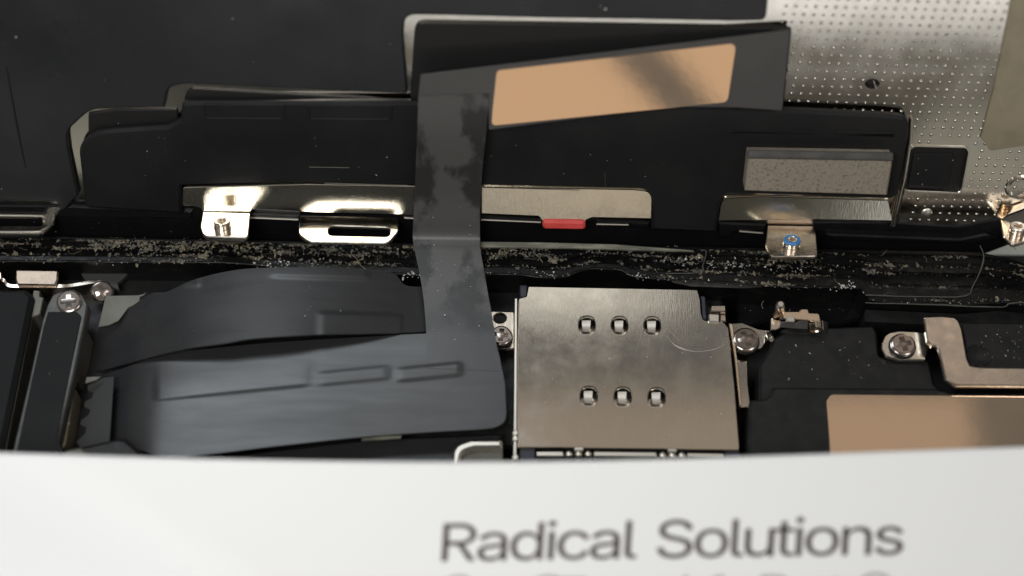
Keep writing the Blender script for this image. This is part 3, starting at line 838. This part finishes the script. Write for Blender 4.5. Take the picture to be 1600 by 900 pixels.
# ------------------------------------------------------------------ right: speaker module, contact, bracket
spk = thing('speaker_module', 'stepped black plastic module with a copper coloured foil label', 'module', B(-0.4)[0](1400, 650))
plate('upper_deck', [(1186, 570), (1205, 540), (1206, 530), (1230, 513, 3), (1365, 508, 6), (1371, 519), (1375, 556, 4), (1452, 562), (1462, 600), (1475, 612), (1760, 612), (1760, 640), (1186, 640)], B(-0.02), 0.4, M['black_plastic'], spk, bev=0.02)
plate('lower_deck', [(1171, 624, 4), (1196, 622, 6), (1204, 615, 5), (1207, 604, 5), (1460, 606), (1490, 613), (1760, 613), (1760, 770), (1166, 770)], B(0.05), 0.4, M['black_plastic'], spk, bev=0.02)
plate('foil_label', [(1291, 626, 8), (1298, 616, 10), (1600, 619), (1760, 621), (1760, 770), (1300, 770), (1296, 690)], B(0.058), 0.007, M['foil'], spk, bev=0.002)
blk = thing('camera_block', 'black block with a round dimple framed by the bent steel bracket', 'block', B(-0.3)[0](1560, 540))
plate('body', [(1500, 502, 4), (1600, 503), (1760, 505), (1760, 580), (1512, 580)], B(0.10), 0.4, M['black_plastic'], blk, bev=0.02)
v, f = lathe_geo([(0.085, 0.0), (0.08, 0.006), (0.06, 0.002)], B(0.10)[0](1529, 556), UP, 24)
link_mesh('dimple', v, f, M['black_gloss'], blk)
br = plate('bent_bracket', [(1443, 495, 3), (1470, 494), (1496, 496, 16), (1503, 515), (1511, 560, 3), (1516, 572, 4), (1530, 574), (1600, 575), (1760, 577), (1760, 606), (1600, 603), (1494, 602, 16), (1478, 592), (1470, 560), (1466, 542, 5), (1456, 540, 4), (1449, 532)],
           B(0.15), 0.04, M['nickel'], None, bev=0.008)
tag(br, 'bent bronze coloured steel bracket around the black block at right', 'bracket')
con = thing('spring_contact', 'small folded gold contact spring on the black module beside the rim', 'contact', B(-0.2)[0](1245, 495))
plate('pad', [(1214, 516, 3), (1284, 498, 3), (1295, 502, 4), (1294, 522, 4), (1240, 522)], B(-0.01), 0.05, M['black_plastic'], con, bev=0.012)
plate('left_leaf', [(1204, 497), (1208, 496), (1214, 500), (1221, 499), (1219, 512), (1212, 515), (1204, 515)], B(0.03), 0.02, M['nickel'], con, bev=0.004)
plate('front_wall', [(1220, 504), (1231, 503), (1243, 505), (1250, 502), (1263, 503), (1262, 515), (1220, 512)], G(B(0.06)[0](1240, 508), V((0, -0.8, 0.6))), 0.015, M['foam_side'], con, bev=0.003)
plate('top_leaf', [(1224, 487, 2), (1248, 487), (1252, 483, 2), (1262, 483, 2), (1264, 489), (1280, 490, 4), (1282, 503, 3), (1262, 500), (1240, 498), (1224, 497)], B(0.10), 0.015, M['gold'], con, bev=0.004)
plate('top_ridge', [(1228, 494), (1242, 494), (1242, 503, 2), (1229, 502, 2)], B(0.115), 0.02, M['nickel_light'], con, bev=0.006)
g = []
for i in range(15):
    a = math.pi * (0.5 - 1.15 * i / 14)
    c = B(0.06)[0](1272, 508)
    g.append([c + V((0.055 * math.cos(a) + 0.0, k, 0.04 * math.sin(a))) for k in (-0.035, 0.0, 0.035)])
sheet('curl', g, 0.008, M['nickel'], con)
pts = [B(z)[0](x, y) for x, y, z in ((1212, 494, 0.04), (1215, 486, 0.09), (1218, 479, 0.12), (1222, 483, 0.10), (1222, 497, 0.04))]
v, f = tube_geo([V(p) for p in catmull([tuple(p) for p in pts], 20)], 0.02, 8)
link_mesh('hook', v, f, M['gold'], con)
v, f = lathe_geo([(0.02, -0.03), (0.032, -0.015), (0.032, 0.012), (0.018, 0.03)], B(0.13)[0](1219, 478), UP, 14)
link_mesh('tip', v, f, M['nickel_light'], con)
pn = link_mesh('locating_pin', *lathe_geo([(0.022, -0.1), (0.022, 0.0), (0.014, 0.012)], B(0.0)[0](1205, 530), V((0, -0.7, 0.7)), 12), M['nickel_light'], None)
tag(pn, 'tiny bright steel pin beside the gold contact spring', 'pin')

# ------------------------------------------------------------------ white card in front
cp0 = B(0.95)[0](800, 720)
cn = V((0.0, -0.46, 0.888)).normalized()
CP = G(cp0, cn)
card = thing('white_card', 'white printed card leaning over the near side of the phone, blurred lettering on it', 'card', CP[0](800, 960))
top = catmull([(-160, 703), (0, 708), (300, 717), (600, 722), (800, 722), (1000, 719), (1200, 713), (1400, 706), (1600, 699), (1760, 692)], 50)
bl, brr = CP[0](-160, 980), CP[0](1760, 980)
k = (TZ + 0.05 - bl.z) / (-(cn.y / cn.z) * -1)
dn = V((0, -cn.z, cn.y))                         # down along the card
dist = (bl.z - (TZ + 0.04)) / -dn.z
pts3 = [CP[0](x, y) for x, y in top] + [brr + dn * dist, bl + dn * dist]
v, f = plate_geo([pts3], cn, 0.045, 0.012)
link_mesh('sheet', v, f, M['white_card'], card, 40)
GL = json.loads('''{"R":[44.9,[60,0,60,509,236,509,290,504,333,489,367,465,390,433,405,395,409,352,405,309,390,271,367,240,333,217,289,203,236,198,96,198,96,255,234,255,269,258,298,267,319,281,334,300,342,324,345,352,342,380,334,405,319,425,298,440,269,449,233,452,125,452,125,0,353,0,230,229,303,229,428,0],[0,16,1,16,30,1,30,2,1,30,3,2,30,4,3,30,5,4,30,29,5,29,28,5,28,6,5,16,31,30,27,6,28,26,6,27,26,7,6,25,7,26,24,7,25,24,8,7,23,8,24,22,8,23,22,9,8,21,9,22,21,10,9,20,10,21,19,10,20,19,11,10,18,11,19,17,11,18,0,15,16,31,17,16,31,33,17,33,11,17,33,34,11,34,12,11,31,14,33,14,32,33,35,12,34,13,35,12,14,35,13,0,14,15,0,31,14,32,35,14]],"a":[38.9,[160,-9,126,-5,94,5,68,22,48,45,35,73,30,108,34,138,43,161,58,179,78,193,100,203,125,211,152,216,178,220,209,224,234,227,252,230,265,235,273,243,276,255,276,257,273,279,267,297,256,311,240,322,220,329,196,331,171,329,149,322,132,313,118,301,107,288,100,274,41,291,57,322,79,346,104,364,133,375,163,382,194,384,215,383,239,379,263,372,286,360,306,343,322,320,333,290,337,251,337,0,277,0,277,52,272,52,264,38,252,25,236,12,215,1,190,-6,170,45,202,49,228,59,248,74,263,93,272,115,276,138,276,190,270,186,259,182,246,179,231,176,216,173,200,171,186,169,175,168,154,164,134,159,117,150,103,139,95,124,92,105,94,87,102,72,114,61,130,52,149,47],[39,41,40,39,42,41,38,42,39,38,43,42,37,43,38,37,44,43,36,44,37,36,45,44,35,45,36,35,27,45,27,46,45,35,28,27,26,46,27,35,29,28,25,46,26,35,30,29,34,30,35,24,46,25,24,47,46,34,31,30,23,47,24,34,32,31,22,47,23,33,32,34,22,48,47,21,48,22,20,48,21,19,48,20,19,49,48,18,49,19,17,65,18,65,49,18,16,65,17,15,65,16,14,65,15,13,65,14,12,65,13,11,65,12,10,65,11,9,65,10,9,66,65,64,49,65,9,67,66,9,68,67,8,68,9,8,69,68,8,70,69,8,71,70,8,72,71,8,73,72,8,74,73,8,75,74,7,75,8,7,76,75,7,77,76,7,78,77,63,49,64,6,78,7,6,79,78,62,49,63,5,79,6,5,80,79,61,51,62,51,49,62,5,81,80,60,51,61,4,81,5,4,82,81,4,83,82,59,52,60,52,51,60,4,84,83,59,53,52,50,49,51,58,53,59,4,58,84,4,53,58,3,53,4,3,54,53,3,55,54,2,55,3,2,56,55,1,56,2,1,57,56,0,57,1]],"d":[42.4,[195,-8,151,-2,111,16,79,45,55,84,39,133,34,189,39,245,55,293,79,332,112,361,151,378,196,384,228,381,253,373,272,360,287,346,298,331,306,319,311,319,311,509,372,509,372,0,313,0,313,59,307,59,298,46,287,31,272,17,252,4,227,-5,205,47,236,51,263,65,284,86,299,115,309,150,312,189,309,229,300,263,284,291,263,312,237,325,205,330,172,325,145,311,124,290,108,261,99,227,96,189,99,151,109,117,124,88,145,66,172,51],[19,21,20,19,22,21,11,13,12,11,14,13,10,14,11,10,15,14,9,15,10,9,16,15,9,17,16,8,44,9,44,43,9,43,17,9,43,18,17,42,18,43,41,18,42,8,45,44,41,19,18,41,40,19,40,39,19,39,22,19,8,46,45,7,46,8,7,47,46,38,22,39,7,48,47,6,48,7,37,22,38,6,49,48,6,50,49,36,22,37,5,50,6,5,51,50,35,22,36,4,51,5,4,52,51,34,24,35,24,22,35,4,53,52,33,24,34,3,53,4,3,54,53,32,25,33,25,24,33,32,26,25,23,22,24,3,31,54,31,26,32,3,26,31,3,27,26,2,27,3,2,28,27,2,29,28,1,29,2,1,30,29,0,30,1]],"i":[16.7,[84,443,67,446,54,455,44,468,41,483,44,499,54,512,67,521,84,524,100,521,114,512,123,499,126,483,123,468,114,455,100,446,53,0,53,379,114,379,114,0],[16,18,17,16,19,18,7,9,8,6,9,7,6,10,9,5,10,6,5,11,10,4,11,5,4,12,11,3,12,4,3,13,12,2,13,3,2,14,13,1,14,2,1,15,14,0,15,1]],"c":[39.6,[207,-8,159,-2,117,16,82,46,56,85,40,133,34,187,40,243,56,291,82,330,117,360,159,378,207,384,234,383,260,377,284,368,305,356,324,341,340,322,353,301,362,277,303,262,298,276,290,289,281,301,270,311,257,319,242,325,226,329,207,330,173,325,145,310,124,287,108,258,99,224,96,187,99,151,108,117,124,89,145,66,173,51,207,46,226,48,243,52,258,58,271,66,282,76,292,89,299,102,304,117,363,102,354,78,341,56,325,37,306,21,285,9,261,-1,235,-6],[11,13,12,11,14,13,10,14,11,10,15,14,10,16,15,9,16,10,9,17,16,9,29,17,29,18,17,8,30,9,30,29,9,28,18,29,27,18,28,8,31,30,26,18,27,26,19,18,25,19,26,24,19,25,8,32,31,23,19,24,23,20,19,7,32,8,22,20,23,7,33,32,22,21,20,7,34,33,6,34,7,6,35,34,5,35,6,5,36,35,5,37,36,4,37,5,4,38,37,48,50,49,48,51,50,47,51,48,46,51,47,4,39,38,3,39,4,46,52,51,45,52,46,44,52,45,3,40,39,43,52,44,43,53,52,42,53,43,3,41,40,41,53,42,3,53,41,2,53,3,2,54,53,2,55,54,1,55,2,1,56,55,1,57,56,0,57,1]],"l":[18.9,[139,-2,101,3,74,20,58,47,53,84,53,509,114,509,114,99,115,77,120,62,130,54,146,52,154,52,160,53,165,53,170,54,181,3,172,1,162,-1,151,-2],[4,6,5,4,7,6,4,8,7,3,8,4,3,9,8,3,10,9,3,11,10,14,16,15,13,16,14,12,16,13,11,16,12,3,16,11,2,16,3,1,16,2,0,16,1,0,17,16,0,18,17,0,19,18]],"S":[44.7,[224,-9,172,-4,128,9,91,31,64,60,46,96,38,137,104,137,110,110,123,88,142,71,166,59,194,52,224,49,257,52,286,60,311,74,329,92,341,114,346,139,342,161,332,179,316,193,296,205,272,214,245,222,184,239,128,260,86,289,60,326,52,372,58,413,75,448,102,476,138,498,180,511,227,516,275,511,316,498,351,476,377,449,394,415,401,378,337,378,326,412,302,437,267,453,225,459,194,456,167,448,145,435,129,418,118,398,115,376,119,352,131,334,148,319,169,308,191,300,212,293,264,279,287,272,312,264,336,252,359,238,379,220,395,198,405,171,408,139,403,99,386,64,360,34,323,11,278,-4],[35,37,36,34,37,35,34,38,37,33,38,34,33,39,38,33,40,39,32,47,33,47,40,33,32,48,47,46,40,47,32,49,48,45,40,46,45,41,40,31,49,32,31,50,49,44,41,45,31,51,50,31,52,51,44,42,41,30,52,31,43,42,44,30,53,52,30,54,53,29,54,30,29,55,54,29,56,55,28,56,29,28,57,56,28,58,57,28,59,58,28,60,59,27,60,28,27,61,60,27,62,61,27,63,62,26,63,27,26,64,63,25,64,26,25,65,64,24,65,25,24,66,65,23,66,24,22,66,23,22,67,66,21,67,22,20,67,21,20,68,67,19,68,20,18,68,19,18,69,68,5,7,6,5,8,7,17,69,18,5,9,8,17,70,69,4,9,5,16,70,17,4,10,9,15,70,16,4,11,10,15,71,70,14,71,15,3,11,4,3,12,11,13,71,14,3,13,12,3,71,13,3,72,71,2,72,3,2,73,72,1,73,2,1,0,73]],"o":[41.5,[207,-8,159,-2,117,16,82,46,56,85,40,133,34,187,40,243,56,291,82,330,117,360,159,378,207,384,256,378,299,360,333,330,359,291,376,243,381,187,376,133,359,85,333,46,299,16,256,-2,207,46,242,51,270,66,292,89,307,117,316,151,319,187,316,224,307,258,292,287,270,310,242,325,207,330,173,325,145,310,124,287,108,258,99,224,96,187,99,151,108,117,124,89,145,66,173,51],[11,13,12,10,13,11,10,14,13,9,14,10,9,15,14,8,37,9,37,36,9,36,15,9,36,35,15,35,16,15,8,38,37,34,16,35,8,39,38,33,16,34,7,39,8,33,17,16,7,40,39,32,17,33,7,41,40,31,17,32,6,41,7,31,18,17,6,42,41,30,18,31,5,42,6,5,43,42,29,18,30,29,19,18,5,44,43,28,19,29,4,44,5,28,20,19,4,45,44,27,20,28,4,46,45,26,20,27,3,46,4,26,21,20,3,47,46,25,21,26,3,24,47,24,21,25,3,21,24,3,22,21,2,22,3,1,22,2,1,23,22,0,23,1]],"u":[41.0,[182,-5,146,-1,115,11,89,31,69,59,57,95,53,139,53,379,114,379,114,144,119,105,137,75,164,56,200,50,226,53,249,62,268,77,283,97,293,122,296,153,296,379,357,379,357,0,298,0,298,92,307,92,286,47,257,17,222,0],[6,8,7,6,9,8,19,21,20,19,22,21,18,22,19,6,10,9,5,10,6,17,25,18,25,22,18,5,11,10,16,24,17,24,25,17,4,11,5,16,26,24,26,23,24,26,22,25,15,26,16,4,12,11,14,26,15,3,12,4,3,13,12,13,26,14,3,26,13,3,27,26,23,22,26,2,27,3,2,28,27,1,28,2,1,0,28]],"t":[22.7,[204,379,204,327,6,327,6,379,65,471,126,471,126,98,128,76,136,61,150,53,170,50,177,50,185,51,194,52,202,54,213,2,203,-1,192,-3,180,-4,168,-4,125,2,92,21,72,52,65,93],[23,5,4,23,6,5,2,0,3,2,1,0,23,7,6,22,7,23,22,8,7,22,9,8,13,15,14,22,10,9,12,15,13,21,10,22,11,15,12,10,15,11,21,15,10,20,15,21,19,15,20,19,16,15,19,17,16,19,18,17]],"n":[41.0,[114,227,114,0,53,0,53,379,112,379,112,287,102,287,124,332,152,362,187,379,227,384,264,380,295,369,321,349,341,321,353,285,357,240,357,0,296,0,296,235,290,275,273,304,246,323,210,329,184,326,161,317,141,303,126,283,117,257],[9,11,10,9,12,11,2,4,3,2,6,4,6,5,4,8,12,9,8,13,12,7,13,8,7,23,13,23,14,13,6,25,7,25,24,7,24,23,7,22,14,23,21,14,22,21,15,14,6,26,25,20,15,21,6,27,26,2,28,6,28,27,6,20,16,15,19,16,20,2,0,28,19,17,16,18,17,19,2,1,0]],"s":[36.5,[182,-8,145,-5,112,3,84,18,62,38,45,63,36,94,94,107,105,79,124,60,150,49,181,45,217,50,244,62,262,81,268,103,265,121,254,136,237,147,212,155,149,170,104,186,72,208,53,237,47,274,51,305,65,332,87,354,115,370,149,381,187,384,223,381,254,372,279,358,299,339,314,316,324,290,268,277,258,298,243,316,219,328,187,333,156,329,131,317,114,299,109,277,112,258,124,243,144,232,172,223,229,209,275,194,306,171,325,142,331,107,326,75,312,47,290,24,260,6,223,-5],[29,31,30,29,32,31,28,32,29,28,33,32,27,33,28,27,34,33,26,34,27,26,41,34,41,35,34,26,42,41,40,35,41,25,42,26,25,43,42,39,35,40,25,44,43,39,36,35,38,36,39,24,44,25,24,45,44,37,36,38,24,46,45,23,46,24,23,47,46,23,48,47,22,48,23,22,49,48,22,50,49,22,51,50,21,51,22,21,52,51,20,52,21,20,53,52,19,53,20,18,53,19,17,53,18,17,54,53,16,54,17,15,54,16,6,8,7,15,55,54,14,55,15,5,8,6,13,55,14,5,9,8,13,56,55,4,9,5,12,56,13,4,10,9,11,56,12,4,11,10,11,57,56,4,57,11,3,57,4,3,58,57,2,58,3,2,59,58,1,59,2,1,0,59]],"O":[53.3,[267,-7,205,1,150,25,105,63,70,115,48,179,40,254,48,329,70,393,105,445,150,484,205,508,267,516,329,508,384,484,429,445,464,393,486,329,493,254,486,179,464,115,429,63,384,25,329,1,267,53,310,59,349,76,383,105,408,144,425,194,430,254,425,314,408,365,383,404,349,433,310,450,267,456,223,450,184,433,151,404,125,364,109,314,103,254,109,194,125,144,151,105,184,76,223,59],[11,13,12,10,13,11,10,14,13,9,14,10,9,36,14,36,15,14,9,37,36,35,15,36,34,15,35,9,38,37,8,38,9,34,16,15,33,16,34,8,39,38,32,16,33,8,40,39,7,40,8,32,17,16,31,17,32,7,41,40,31,18,17,6,41,7,30,18,31,6,42,41,5,42,6,5,43,42,29,18,30,29,19,18,5,44,43,28,19,29,4,44,5,28,20,19,4,45,44,27,20,28,3,45,4,27,21,20,3,46,45,26,21,27,3,47,46,25,21,26,2,47,3,25,22,21,2,24,47,24,22,25,2,22,24,1,22,2,1,23,22,0,23,1]],"T":[44.9,[32,452,32,509,417,509,417,452,257,452,257,0,193,0,193,452],[0,2,1,0,3,2,7,3,0,6,4,7,4,3,7,6,5,4]],"f":[25.4,[228,379,228,327,6,327,6,379,81,0,81,432,84,461,96,486,113,505,135,519,161,527,187,530,207,529,222,527,234,524,243,521,227,468,222,470,215,472,206,473,195,474,171,470,154,460,145,443,142,419,142,0],[10,12,11,10,13,12,9,13,10,9,14,13,9,15,14,9,16,15,8,17,9,17,16,9,7,19,8,19,18,8,18,17,8,6,20,7,20,19,7,6,21,20,6,22,21,5,22,6,5,23,22,5,24,23,4,24,5,4,25,24,2,0,3,2,1,0]],"P":[44.5,[60,0,60,509,235,509,289,503,332,487,366,462,390,430,404,391,409,348,404,304,390,265,366,233,332,207,289,191,235,186,109,186,109,242,233,242,269,246,297,256,318,272,333,294,342,319,344,348,342,376,333,402,318,423,297,439,268,449,232,452,125,452,125,0],[0,30,1,30,2,1,30,3,2,30,4,3,30,5,4,30,29,5,29,28,5,28,6,5,0,16,30,16,31,30,27,6,28,26,6,27,26,7,6,25,7,26,24,7,25,24,8,7,23,8,24,22,8,23,22,9,8,21,9,22,21,10,9,20,10,21,19,10,20,19,11,10,18,11,19,17,11,18,0,15,16,31,17,16,31,14,17,14,11,17,14,12,11,14,13,12,0,14,15,0,31,14]]}''')


def oval(cx, cy, rx, ry, a0, a1, n=14):
    return [(cx + rx * math.cos(a0 + (a1 - a0) * i / n), cy + ry * math.sin(a0 + (a1 - a0) * i / n)) for i in range(n + 1)]


def strip2(outer, inner):
    v = [c for p in outer + inner for c in (p[0] * 10, p[1] * 10)]
    n = len(outer)
    f = []
    for i in range(n - 1):
        f += [i, i + 1, n + i + 1, i, n + i + 1, n + i]
    return v, f


sv, sf = strip2([(6, 50.9), (24, 50.9)] + oval(24, 36.0, 16.8, 14.9, math.pi / 2, -math.pi / 2) + [(6, 21.1)], [(6, 45.2), (24, 45.2)] + oval(24, 36.0, 10.6, 9.2, math.pi / 2, -math.pi / 2) + [(6, 26.8)])
for quad in ([(6, 0), (12.3, 0), (12.3, 45.2), (6, 45.2)], [(21.5, 21.5), (28.3, 21.5), (41, 0), (33.8, 0)]):
    b = len(sv) // 2
    sv += [c * 10 for p in quad for c in p]
    sf += [b, b + 1, b + 2, b, b + 2, b + 3]
GL['R'] = [44.9, sv, sf]


def write(text, org, ex_, ey_, lift, mat, track=0.0, parent=card, low=-99.0):
    x = 0.0
    for ch in text:
        if ch == ' ':
            x += 21.0
            continue
        adv, vs, fs = GL[ch]
        v = [org + ex_ * (x + vs[i] / 10) + ey_ * max(vs[i + 1] / 10, low) + lift for i in range(0, len(vs), 2)]
        f = [tuple(fs[i:i + 3]) for i in range(0, len(fs), 3)]
        f = [t for t in f if any(vs[q * 2 + 1] / 10 > low for q in t)]
        N = len(v)
        link_mesh('letter', v + [p - cn * 0.003 for p in v], f + [tuple(N + q for q in reversed(t)) for t in f], mat, parent, 0)
        x += adv + track


tot = sum(GL[c][0] - 0.0 if c != ' ' else 21.0 for c in 'Radical Solutions')
TR = -5.2
tot += TR * 15 - 6
A_, B_, C_ = CP[0](688, 877), CP[0](1414, 866), CP[0](692, 818)
exv = (B_ - A_) / tot
eyv = (C_ - A_) / 50.9
write('Radical Solutions', A_ - exv * 5, exv, eyv, cn * 0.004, M['ink'], TR)
for ch, x, y in (('S', 684, 893), ('t', 752, 896), ('O', 818, 893), ('T', 858, 896), ('i', 1058, 895), ('f', 1098, 895), ('P', 1178, 892), ('t', 1290, 893), ('O', 1330, 889)):
    b_ = CP[0](x, y + 57)
    write(ch, b_, exv * 0.86, eyv * 0.86, cn * 0.004, M['ink_grey'], low=34.0)  # only the tops of the second line show

# ------------------------------------------------------------------ dirt, fibres and dust
def chip(c, s, flat=0.5, most=0.0105):
    s = min(s, most)
    a = [V((rnd.gauss(0, 1), rnd.gauss(0, 1), rnd.gauss(0, 1) * flat)) for _ in range(5)]
    a = [c + q * (s * 0.6) for q in a]
    return a, [(0, 1, 2), (0, 2, 3), (0, 3, 1), (1, 2, 4), (2, 3, 4), (3, 1, 4)]


dt, dg, dw = [], [], []
def settle(x, line, dy, z, s, tan):
    if 652 < x < 746: return
    o_, i_ = interp(x, OUT), interp(x, INN)
    k = (i_ - o_) / 48.0
    (dt if tan else dg).append(chip(B(z)[0](x, o_ + line * k + dy), s, 0.35, 0.017))


LINES = ((5, .04, 0.34), (14, .045, 0.24), (21, .034, 0.16), (33, .058, 0.2), (44, .056, 0.06))
for i in range(560):
    x0 = rnd.uniform(-60, 1660)
    if rnd.random() > 0.55 + 0.8 * noise.noise(V((x0 * 0.006, 2.2, 0))): continue
    q, a = rnd.random(), 0
    for line, z, p in LINES:
        a += p
        if q < a: break
    sx_, sy_, n = rnd.uniform(2, 22), rnd.uniform(0.6, 2.6), int(rnd.uniform(4, 60) * rnd.random())
    tan = rnd.random() < 0.5 + 0.5 * noise.noise(V((x0 * 0.01, 5.5, 0)))
    for m_ in range(n):
        settle(x0 + rnd.gauss(0, sx_), line, rnd.gauss(0, sy_), z + abs(rnd.gauss(0, 0.004)), 0.0072 * math.exp(rnd.gauss(0, 0.6)), tan if rnd.random() < 0.8 else not tan)
for i in range(1300):
    x = rnd.uniform(-60, 1660)
    line, z, p = rnd.choice(LINES[:4])
    settle(x, line + 1.5 * noise.noise(V((x * 0.04, line, 0))), rnd.gauss(0, 0.6), z, 0.0034 * math.exp(rnd.gauss(0, 0.45)), rnd.random() < 0.4)
for i in range(55):
    x = rnd.uniform(-40, 1640)
    if 650 < x < 748: continue
    o_, i_ = interp(x, OUT), interp(x, INN)
    y = rnd.choice((o_ + 14, o_ + 22, i_ - 14)) + rnd.gauss(0, 4)
    p = B(0.06)[0](x, y)
    a = rnd.uniform(0, 6.28)
    pts = [p]
    for s in range(5):
        a += rnd.gauss(0, 0.6)
        pts.append(pts[-1] + V((math.cos(a), math.sin(a) * 0.7, rnd.gauss(0, 0.4))) * rnd.uniform(0.008, 0.02))
    (dt if rnd.random() < 0.5 else dg).append(tube_geo(pts, rnd.uniform(0.001, 0.002), 4))
for i in range(170):
    x = rnd.uniform(-40, 1640)
    if 640 < x < 760: continue
    i_ = interp(x, INN)
    dw.append(chip(B(0.058)[0](x, i_ - 2 + rnd.gauss(0, 1.5)), 0.0045 * math.exp(rnd.gauss(0, 0.5))))
for cx, cy, n, sp_ in ((440, 413, 40, 18), (645, 430, 30, 10), (850, 427, 14, 8), (1002, 431, 16, 8), (1080, 405, 40, 26), (1318, 448, 50, 8), (500, 409, 20, 20), (1150, 415, 60, 30), (1250, 420, 40, 30)):
    for i in range(n):
        dw.append(chip(B(0.065)[0](cx + rnd.gauss(0, sp_), cy + rnd.gauss(0, 3)), 0.005 * math.exp(rnd.gauss(0, 0.5))))
tag(link_mesh('rim_dirt', *join(dt), M['debris_tan'], None, 0), 'tan crumbs and fibres packed along the phone rim', 'dirt', kind='stuff')
tag(link_mesh('rim_grit', *join(dg), M['debris_grey'], None, 0), 'grey grit caked in the groove of the phone rim', 'dirt', kind='stuff')
for i in range(200):
    x, y = rnd.uniform(655, 775), rnd.uniform(300, 540)
    if rnd.random() < 0.75: continue
    q = catmull(RB, 150)
    bx = min(range(150), key=lambda j: abs(pix((V(q[j][:3]) + V(q[j][3:])) / 2)[1] - y))
    a, b = V(q[bx][:3]), V(q[bx][3:])
    dw.append(chip(a + (b - a) * rnd.uniform(0.08, 0.92) + V((0, -0.004, 0.008)), 0.0042 * math.exp(rnd.gauss(0, 0.45))))
for fn, box, n, s in ((L(0.052)[0], (0, 20, 620, 300), 26, 0.006), (L(0.088)[0], (150, 215, 1150, 285), 40, 0.0035), (L(0.052)[0], (660, -10, 1190, 20), 4, 0.012), (B(0.002)[0], (830, 470, 1130, 680), 46, 0.0036), (B(-0.018)[0], (1215, 525, 1370, 600), 30, 0.0036),
                      (B(0.11)[0], (1515, 508, 1600, 560), 34, 0.0035), (B(-0.22)[0], (120, 425, 420, 445), 16, 0.005), (B(-0.24)[0], (1160, 462, 1340, 495), 26, 0.0035), (B(0.20)[0], (330, 440, 640, 520), 10, 0.0035), (B(0.115)[0], (30, 500, 110, 690), 6, 0.003),
                      (L(0.012)[0], (-40, 345, 300, 362), 10, 0.0035), (L(-0.012)[0], (1425, 242, 1490, 290), 5, 0.005), (B(-0.2)[0], (770, 440, 800, 700), 10, 0.003)):
    for i in range(n):
        dw.append(chip(fn(rnd.uniform(box[0], box[2]), rnd.uniform(box[1], box[3])), s * math.exp(rnd.gauss(0, 0.5)), 0.3))
tag(link_mesh('white_dust', *join(dw), M['dust_white'], None, 0), 'white dust specks scattered over the open phone', 'dust', kind='stuff')
hair = []
for pl, z in (([(548, 396), (558, 405), (563, 414), (572, 421)], 0.09), ([(1193, 470), (1190, 476), (1192, 482)], 0.0), ([(836, 397), (842, 402), (848, 410)], 0.08), ([(1580, 384), (1588, 390)], 0.05)):
    hair.append(tube_geo([V(p) for p in catmull([tuple(B(z)[0](x, y)) for x, y in pl], 12)], 0.0022, 5))
tag(link_mesh('lint_fibres', *join(hair), M['debris_tan'], None, 60), 'few fine curled lint hairs lying across the phone rim', 'lint', kind='stuff')
